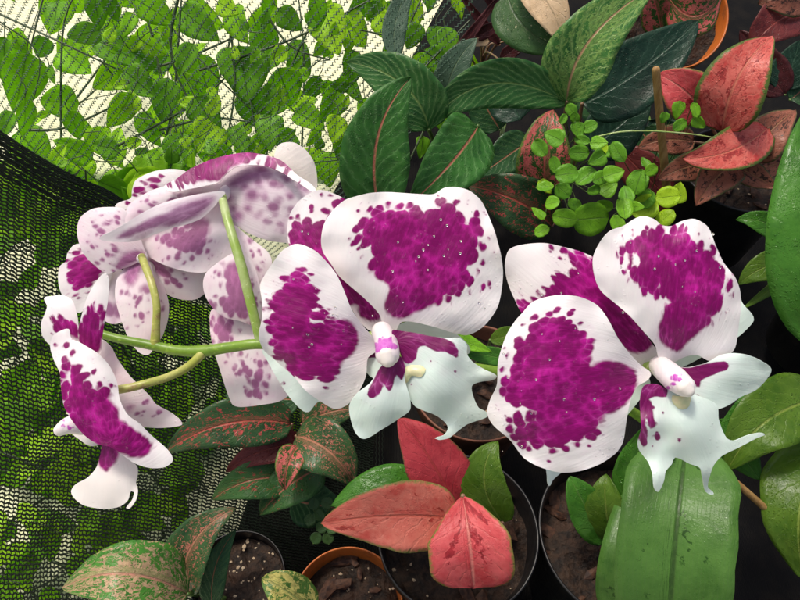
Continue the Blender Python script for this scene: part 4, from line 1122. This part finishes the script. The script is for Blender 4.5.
# -- small dull clover
rp = P(322, 530, .70)
cl2 = plant("small_clover", rp, "small dull green clover left of the black centre pot", "clover")
geos = []; lines = []
for (x, y) in ((314, 504), (327, 503), (319, 515), (322, 527), (316, 538), (328, 538), (332, 528), (310, 520)):
    d = .655; c = P(x, y, d); a = random.uniform(0, 6.28); e = RT * math.cos(a) + UP * math.sin(a); rr = 6.2 * d / F
    geos.append((leaf_geo(c - e * rr, c + e * rr, rr * 1.9, "round", None, nu=6, nv=10, fold=.15), 0)); lines.append(([rp, (rp + c) / 2, c - e * rr], .0005))
fol = leaf_mesh("foliage", geos, cl2, [ML_CLOVERD], .0003); join_stalks(fol, cl2, lines, M_PETIOLE)

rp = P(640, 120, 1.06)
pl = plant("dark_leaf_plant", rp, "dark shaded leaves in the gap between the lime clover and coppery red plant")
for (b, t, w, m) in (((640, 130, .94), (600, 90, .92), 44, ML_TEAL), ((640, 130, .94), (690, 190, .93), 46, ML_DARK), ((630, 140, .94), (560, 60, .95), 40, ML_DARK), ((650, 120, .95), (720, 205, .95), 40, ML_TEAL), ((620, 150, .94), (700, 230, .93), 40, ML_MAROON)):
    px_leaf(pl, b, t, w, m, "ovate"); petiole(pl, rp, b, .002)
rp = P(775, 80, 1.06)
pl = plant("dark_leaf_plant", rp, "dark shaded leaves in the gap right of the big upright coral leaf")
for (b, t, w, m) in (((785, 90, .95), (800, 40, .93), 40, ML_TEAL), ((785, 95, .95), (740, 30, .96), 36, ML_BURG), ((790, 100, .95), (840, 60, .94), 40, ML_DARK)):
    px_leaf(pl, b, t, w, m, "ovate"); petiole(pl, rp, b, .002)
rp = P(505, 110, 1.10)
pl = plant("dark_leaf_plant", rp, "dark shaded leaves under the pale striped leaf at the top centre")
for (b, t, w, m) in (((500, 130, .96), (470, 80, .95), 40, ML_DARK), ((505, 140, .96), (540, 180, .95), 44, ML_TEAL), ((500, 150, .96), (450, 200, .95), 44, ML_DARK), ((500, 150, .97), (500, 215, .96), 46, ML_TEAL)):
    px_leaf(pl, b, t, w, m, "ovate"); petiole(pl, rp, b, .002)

# -- stakes
def wood_mat():
    n = NT("bamboo_stake")
    o = n.obj()
    f = n.noise(n.vmul(o, (1, 1, .15)), 260, 4, .6)
    c = n.mix(n.ss(f, .35, .65), (0.30, 0.16, 0.05), (0.44, 0.27, 0.10))
    return n.bsdf(c, .55, .4, n.bump(f, .3, .0008))
M_WOOD = wood_mat()
def stake(name, pix, rp, label, cat):
    o = px_tube(None, name, pix, rp, M_WOOD, segs=10)
    tag(o, label, cat)
    return o
stake("wooden_stake", [(656, 70, .70), (660, 118, .74), (666, 182, .80), (668, 205, .84)], [3.6, 3.8, 4.2, 4.2], "thin upright wooden stake among the lime clover", "plant stake")
stake("dry_stick", [(712, 462, .55), (740, 486, .565), (775, 517, .585), (840, 575, .625)], [2.6, 3.4, 3.6, 3.6], "dry brown stick slanting behind the horned lip of the right flower", "stick")

# ================================================================== NETS
def net_mat(name, c1, c2, rough=.5):
    n = NT(name)
    f = n.noise(n.obj(), 30, 3)
    return n.bsdf(n.mix(n.ss(f, .35, .65), c1, c2), rough, .15)
M_NET_L = net_mat("net_grey_green", (0.085, 0.15, 0.105), (0.13, 0.20, 0.15))
M_NET_D = net_mat("net_black", (0.004, 0.008, 0.005), (0.008, 0.013, 0.008), .6)

def strands(name, polylines, mat, label, cat):
    V, Fc = [], []
    for pts, rads, nrm in polylines:
        k = len(V); n = len(pts)
        for i in range(n):
            t = pts[min(n - 1, i + 1)] - pts[max(0, i - 1)]
            if t.length < 1e-9: t = Vector((1, 0, 0))
            t.normalize()
            sx = t.cross(nrm)
            if sx.length < 1e-6: sx = Vector((1, 0, 0))
            sx.normalize()
            r = rads[i % len(rads)]
            V.append(pts[i] + sx * r); V.append(pts[i] + nrm * r * .7); V.append(pts[i] - sx * r)
        for i in range(n - 1):
            for j in range(3):
                a = k + i * 3 + j; b = k + i * 3 + (j + 1) % 3
                Fc.append((a, b, b + 3, a + 3))
    me = bpy.data.meshes.new(name); me.from_pydata(V, [], Fc)
    o = link(name, me, None, [mat])
    tag(o, label, cat)
    return o

# pale net: hangs upright beyond the pots
YN = .64
def on_net(px, py):
    r = ray(px, py); s = YN / r.y
    return CAM + r * s
def netp(x, z):  # slight billow
    return Vector((x, YN + .022 * noise.noise(Vector((x * 5, z * 5, 4))) + .006 * noise.noise(Vector((x * 17, z * 17, 8))), z))
region = np.array([(lambda p: (p.x, p.z))(on_net(*q)) for q in ((-120, -70), (500, -70), (462, 40), (400, 160), (360, 262), (-60, 262))])
a, b = on_net(120, 130), on_net(196, 32)
dv = np.array((b.x - a.x, b.z - a.z)); dv /= np.linalg.norm(dv)
pv = np.array((-dv[1], dv[0]))
spc = .0079; wl = .0042
lines = []
pr = region @ pv; al = region @ dv
k = pr.min()
NRM = Vector((0, -1, .1)).normalized()
def clip_line(k):
    ts = []
    n = len(region)
    for i in range(n):
        p, q = region[i], region[(i + 1) % n]
        a0, b0 = p @ pv - k, q @ pv - k
        if a0 * b0 < 0:
            t = a0 / (a0 - b0); ts.append((p + (q - p) * t) @ dv)
    return (min(ts), max(ts)) if len(ts) >= 2 else None
ri = 0
while k < pr.max():
    seg = clip_line(k)
    if seg:
        pts = []; s = seg[0]; i = 0
        while s < seg[1]:
            off = .0013 * (1 if i % 2 else -1)
            wobv = .0014 * noise.noise(Vector((s * 14, k * 9, 2)))
            q = dv * s + pv * (k + off + wobv)
            pts.append(netp(q[0], q[1])); s += wl * .5; i += 1
        if len(pts) > 3: lines.append((pts, (.00105, .00040, .00095, .00042), NRM))
        pts = []; s = seg[0]; i = 0
        while s < seg[1]:
            q = dv * s + pv * (k + (spc if i % 2 else 0))
            pts.append(netp(q[0], q[1])); s += wl * 1.15; i += 1
        if len(pts) > 3: lines.append((pts, (.00011,), NRM))
    k += spc * (1 + .10 * noise.noise(Vector((k * 50, 1, 1)))); ri += 1
strands("shade_net", lines, M_NET_L, "pale grey green knitted shade net hanging in front of the leafy vines", "shade net")

# black net: drapes from a slanting top edge down the left side
cA, cB, cC, cD = P(-70, 92, .60), P(385, 352, .84), P(345, 660, .69), P(-70, 660, .62)
def patch(s, t):
    top = cA * (1 - s) + cB * s; bot = cD * (1 - s) + cC * s
    p = top * (1 - t) + bot * t
    w = noise.noise(Vector((s * 3.2, t * 3.0, 11))) * .018 + noise.noise(Vector((s * 9, t * 9, 5))) * .005
    # pleats that run down from the hem
    w += .006 * math.sin(s * 26 + 2 * noise.noise(Vector((s * 3, t * 2, 1)))) * (1 - t) ** 2
    return p + Vector((-.5, .4, .4)) * w
NB = (-FW).normalized()
lines = []
NR = 124
for i in range(NR + 1):
    t = i / NR
    t = t ** 1.12
    pts = []
    j = 0
    while j <= 150:
        s = j / 150
        pts.append(patch(s, t + .0016 * (1 if j % 2 else -1) + .004 * noise.noise(Vector((s * 7, t * 11, 3)))))
        j += 1
    lines.append((pts, (.00112, .00085), NB))
for i in range(112):
    s = i / 111
    pts = [patch(s + .0014 * (1 if j % 2 else -1) + .07 * (j / 110), j / 110) for j in range(111)]
    lines.append((pts, (.0006, .00042), NB))
# the doubled, gathered hem
for i in range(11):
    pts = [patch(j / 120, i * .0075 + .005 * noise.noise(Vector((j * .12, i * .7, 3)))) + Vector((0, -.004, .006)) * (i % 3 - 1) for j in range(121)]
    lines.append((pts, (.0012, .0009, .0011), NB))
strands("shade_net", lines, M_NET_D, "black woven shade net with a thick slanting hem draped down the left side", "shade net")

# ================================================================== VINES behind the nets
VINE_MATS = [ML_VINE, ML_VINE_D, ML_VINE_L]
def vine(label, leaves, twigs, root, dj=(.84, 1.0), group="leafy vines behind the net", kind="heart", more=0):
    rt = plant("climbing_vine", root, label, "vine", group)
    geos = []; lines = []
    rnd = random.Random(len(label))
    xs = [q[0] for q in leaves]; ys = [q[1] for q in leaves]
    extra = [(rnd.uniform(min(xs), max(xs)), rnd.uniform(min(ys), max(ys)), rnd.uniform(12, 26), rnd.uniform(0, 360), rnd.choice((0, 1, 2, 2))) for _ in range(more)]
    for (x, y, L, ang, mi) in list(leaves) + extra:
        d = random.uniform(*dj)
        c = P(x, y, d)
        e = RT * math.cos(R(ang)) - UP * math.sin(R(ang))
        l = L * d / F
        fc = (CAM - c).normalized() + Vector((random.uniform(-.75, .75), random.uniform(-.4, .4), random.uniform(-.4, .7)))
        e = (e - fc.normalized() * e.dot(fc.normalized())).normalized()
        geos.append((leaf_geo(c - e * l * .5, c + e * l * .5, l * random.uniform(.52, .88), rnd.choice((kind, kind, "ovate")), c + fc.normalized() * l * .04, fold=random.uniform(.1, .45), droop=random.uniform(-.05, .18), nu=6, nv=12, facing=fc, wave=.07), mi))
        bb = c - e * l * .5
        lines.append(([bb, bb - e * l * .2 + UP * l * .06, bb - e * l * .45 + UP * l * .2 + RT * random.uniform(-.02, .02)], .0007))
    fol = leaf_mesh("foliage", geos, rt, VINE_MATS, .0002)
    for tw in twigs:
        pts = [P(*q) for q in tw]
        if len(pts) == 2: pts = [pts[0], (pts[0] + pts[1]) / 2 + Vector((random.uniform(-.01, .01),) * 3), pts[1]]
        rb = random.uniform(.0011, .0022); tube(rt, "branch", pts, [rb, rb * .8, rb * .6], M_TWIG, segs=6)
    # rooted main stem
    t0 = P(*twigs[0][0])
    tube(rt, "branch", [root, (root + t0) / 2 + Vector((.02, 0, 0)), t0], [.002, .0017, .0014], M_TWIG, segs=6)
    join_stalks(fol, rt, lines, M_TWIG)
    return rt

vl = [(20, 82, 62, 100, 0), (24, 118, 40, 70, 0), (60, 102, 38, 180, 0), (76, 60, 46, 40, 0), (84, 33, 40, 160, 1), (56, 15, 34, 90, 1), (120, 52, 52, 20, 1), (97, 12, 34, 80, 1), (75, 126, 32, 60, 0), (73, 150, 40, 200, 0), (105, 147, 32, 190, 1), (34, 150, 46, 50, 0), (8, 125, 30, 120, 1), (108, 78, 38, 150, 2), (82, 190, 40, 60, 0), (60, 170, 26, 30, 0), (5, 60, 44, 90, 1), (42, 48, 24, 110, 1)]
vine("vine of broad green heart shaped leaves at the top left corner, behind the pale net", vl,
     [[(62, 210, .95), (62, 40, .92), (78, -10, .92)], [(-20, 5, .94), (60, 42, .92), (150, 85, .95)], [(0, 22, .9), (40, 60, .92), (20, 140, .92)], [(28, 130, .92), (110, 108, .93)], [(45, -10, .94), (30, 50, .93)]], ground(-10, 60, 0), more=10)
vl = [(155, 12, 44, 20, 0), (128, 25, 30, 110, 0), (112, 8, 30, 70, 1), (200, 25, 50, 40, 1), (172, 45, 34, 80, 0), (120, 112, 44, 120, 2), (140, 84, 40, 40, 1), (165, 100, 44, 100, 1), (182, 156, 46, 100, 1), (208, 116, 44, 60, 1), (206, 137, 40, 120, 2), (216, 156, 36, 190, 0), (205, 82, 56, 70, 0), (150, 130, 40, 60, 0), (131, 186, 40, 100, 1), (112, 186, 34, 150, 0), (160, 160, 22, 60, 2), (186, 60, 36, 120, 1), (145, 60, 30, 30, 1)]
vine("vine with mixed dark and lime leaves in the middle of the pale net", vl,
     [[(150, 190, .95), (172, 110, .93), (182, -10, .92)], [(100, 60, .92), (170, 140, .95)], [(165, 20, .93), (210, 70, .92), (262, 120, .95)], [(120, 75, .93), (250, 30, .93)], [(160, 130, .94), (250, 122, .94)], [(135, 0, .93), (160, 80, .93)], [(140, -10, .92), (176, 130, .93), (190, 170, .94)], [(180, -10, .9), (172, 60, .92), (215, 150, .94)], [(110, 150, .93), (200, 100, .93), (240, 60, .93)], [(80, 205, .94), (130, 200, .95), (200, 190, .95)]], ground(170, 60, 0), more=36)
vl = [(238, 25, 44, 60, 0), (244, 75, 60, 80, 1), (262, 45, 44, 100, 1), (255, 110, 44, 60, 1), (332, 32, 54, 70, 2), (318, 12, 30, 60, 0), (300, 60, 40, 80, 1), (285, 88, 44, 60, 0), (330, 106, 40, 120, 0), (290, 150, 44, 60, 1), (270, 132, 40, 90, 1), (350, 70, 40, 80, 1), (310, 120, 36, 30, 0), (335, 130, 32, 100, 2), (255, 150, 36, 120, 0), (228, 8, 30, 30, 2), (290, 20, 30, 50, 1), (275, 60, 36, 140, 1), (265, 5, 34, 50, 0), (310, 90, 34, 110, 1), (240, 140, 34, 60, 1), (345, 150, 40, 60, 1), (300, 180, 44, 50, 1), (330, 170, 36, 100, 0)]
vine("vine of crowded green leaves left of the upright pink ribbed leaf", vl,
     [[(300, 190, .96), (304, 60, .94), (296, -20, .93)], [(265, 12, .94), (330, 60, .95)], [(240, 130, .95), (345, 40, .95)], [(250, 100, .94), (270, 160, .95), (340, 160, .96)], [(225, -10, .93), (235, 80, .93), (225, 150, .94)], [(330, -10, .93), (290, 70, .94), (260, 180, .95)], [(200, 70, .93), (290, 40, .93), (370, 0, .93)]], ground(300, 70, 0), more=46)
vl = [(random.uniform(350, 470), random.uniform(-10, 150), random.uniform(22, 40), random.uniform(30, 140), random.choice((0, 1, 1, 1, 2))) for _ in range(34)]
vine("shaded vine behind the pale net at the top centre", vl,
     [[(410, 160, .99), (400, 60, .97), (430, -20, .96)], [(360, 30, .96), (450, 70, .98)], [(380, 110, .97), (470, 20, .97)], [(350, 60, .96), (420, 120, .97)]], ground(430, 60, 0), dj=(.93, 1.08))
vl = [(random.uniform(-30, 350), random.uniform(-20, 165), random.uniform(26, 52), random.uniform(0, 360), 2) for _ in range(34)]
vine("pale lime leaved vine deepest behind the pale net, seen between the other vines", vl,
     [[(60, 120, 1.12), (120, 40, 1.1), (160, -20, 1.1)], [(200, 130, 1.12), (230, 40, 1.1), (220, -20, 1.1)]], ground(130, 40, 0), dj=(1.04, 1.13))
# shrubs behind the black net
def shrub(label, n, x0, x1, y0, y1, dj, root, mats=(0, 1, 1, 2), size=(24, 46)):
    rnd = random.Random(int(x0 * 7 + y0))
    lv = [(rnd.uniform(x0, x1), rnd.uniform(y0, y1), rnd.uniform(*size), rnd.uniform(0, 360), rnd.choice(mats)) for _ in range(n)]
    tw = [[(rnd.uniform(x0, x1), y1, dj[1]), (rnd.uniform(x0, x1), (y0 + y1) / 2, dj[1]), (rnd.uniform(x0, x1), y0, dj[0])] for _ in range(6)]
    return vine(label, lv, tw, root, dj, group="green plants behind the black net")
shrub("green plant behind the black net just under its slanting hem", 120, -40, 170, 170, 330, (.80, .90), ground(60, 260, 0), mats=(0, 2, 2, 1))
shrub("sunlit yellow green plant behind the black net at mid left", 96, -40, 150, 330, 470, (.72, .79), ground(40, 420, 0), mats=(0, 2, 2, 1))
shrub("green plant behind the black net in the bottom left corner", 84, -40, 190, 450, 620, (.708, .735), ground(50, 560, 0), mats=(0, 2, 2, 1))
shrub("dim green plant behind the black net below the arching stem", 70, 150, 330, 290, 440, (.81, .88), ground(240, 370, 0), mats=(2, 1, 0))

# ================================================================== SETTING
def ground_mats():
    n = NT("pale_ground_backlight")
    o = n.obj()
    f = n.noise(o, 60, 5, .65); g = n.noise(o, 7, 3)
    c = n.mix(n.ss(f, .3, .7), (0.70, 0.70, 0.46), (0.84, 0.84, 0.62))  # pale colour stands in for the bright light behind the nets
    c = n.mix(n.math("MULTIPLY", n.ss(g, .5, .7), .25), c, (0.48, 0.50, 0.28))
    a = n.bsdf(c, .9, .2, n.bump(f, .5, .004))
    n = NT("ground_cloth_shade_black")
    o = n.obj()
    f = n.noise(o, 40, 5, .6)
    w = n.n("ShaderNodeTexWave"); n.l(o, w.inputs["Vector"]); w.inputs["Scale"].default_value = 160
    c = n.mix(n.ss(f, .4, .7), (0.0025, 0.0025, 0.003), (0.007, 0.006, 0.005))  # dark ground taken near black to hold the shade between the pots
    b = n.bsdf(c, .75, .12, n.bump(w.outputs["Fac"], .3, .001))
    return a, b
M_PALE, M_CLOTH_SHADE = ground_mats()
def sheet(name, poly, z, mat):
    me = bpy.data.meshes.new(name)
    me.from_pydata([(x, y, z) for x, y in poly], [], [tuple(range(len(poly)))])
    o = link(name, me, None, [mat], smooth=False); o["kind"] = "structure"
    return o
sheet("ground", [(-30, -30), (30, -30), (30, 30), (-30, 30)], 0, M_PALE)
gp = [ground(*q) for q in ((190, 680), (255, 480), (275, 330), (330, 200), (390, 100), (465, -40))]
sheet("shade_dark_ground", [(p.x, p.y) for p in gp][::-1] + [(gp[0].x, -1.2), (3, -1.2), (3, 3.0), (gp[-1].x + .25, 3.0)], .004, M_CLOTH_SHADE)  # black sheet under the pots, standing in for deep shade there

# ================================================================== LIGHT
world = bpy.data.worlds.new("World")
scene.world = world
world.use_nodes = True
nt = world.node_tree; nt.nodes.clear()
sky = nt.nodes.new("ShaderNodeTexSky"); sky.sky_type = "NISHITA"; sky.sun_disc = False
SUN_EL, SUN_AZ = 66.0, -40.0     # azimuth measured from +Y towards +X
sky.sun_elevation = R(SUN_EL); sky.sun_rotation = R(SUN_AZ)
sky.air_density = 1.0; sky.dust_density = 8.0; sky.ozone_density = 1.0
bg = nt.nodes.new("ShaderNodeBackground"); bg.inputs[1].default_value = 0.115
wo = nt.nodes.new("ShaderNodeOutputWorld")
nt.links.new(sky.outputs[0], bg.inputs[0]); nt.links.new(bg.outputs[0], wo.inputs[0])
sun = bpy.data.lights.new("sun", "SUN")
sun.energy = 1.75; sun.angle = R(9); sun.color = (1, .94, .86)
so = bpy.data.objects.new("sun", sun); COL.objects.link(so)
sv = Vector((math.sin(R(SUN_AZ)) * math.cos(R(SUN_EL)), math.cos(R(SUN_AZ)) * math.cos(R(SUN_EL)), math.sin(R(SUN_EL))))
so.rotation_euler = (-sv).to_track_quat("-Z", "Y").to_euler()

scene.view_settings.view_transform = "Standard"
scene.view_settings.look = "None"
scene.view_settings.exposure = 0.14
scene.view_settings.gamma = 1
scene.cycles.use_denoising = True
scene.cycles.max_bounces = 10
scene.cycles.transparent_max_bounces = 8
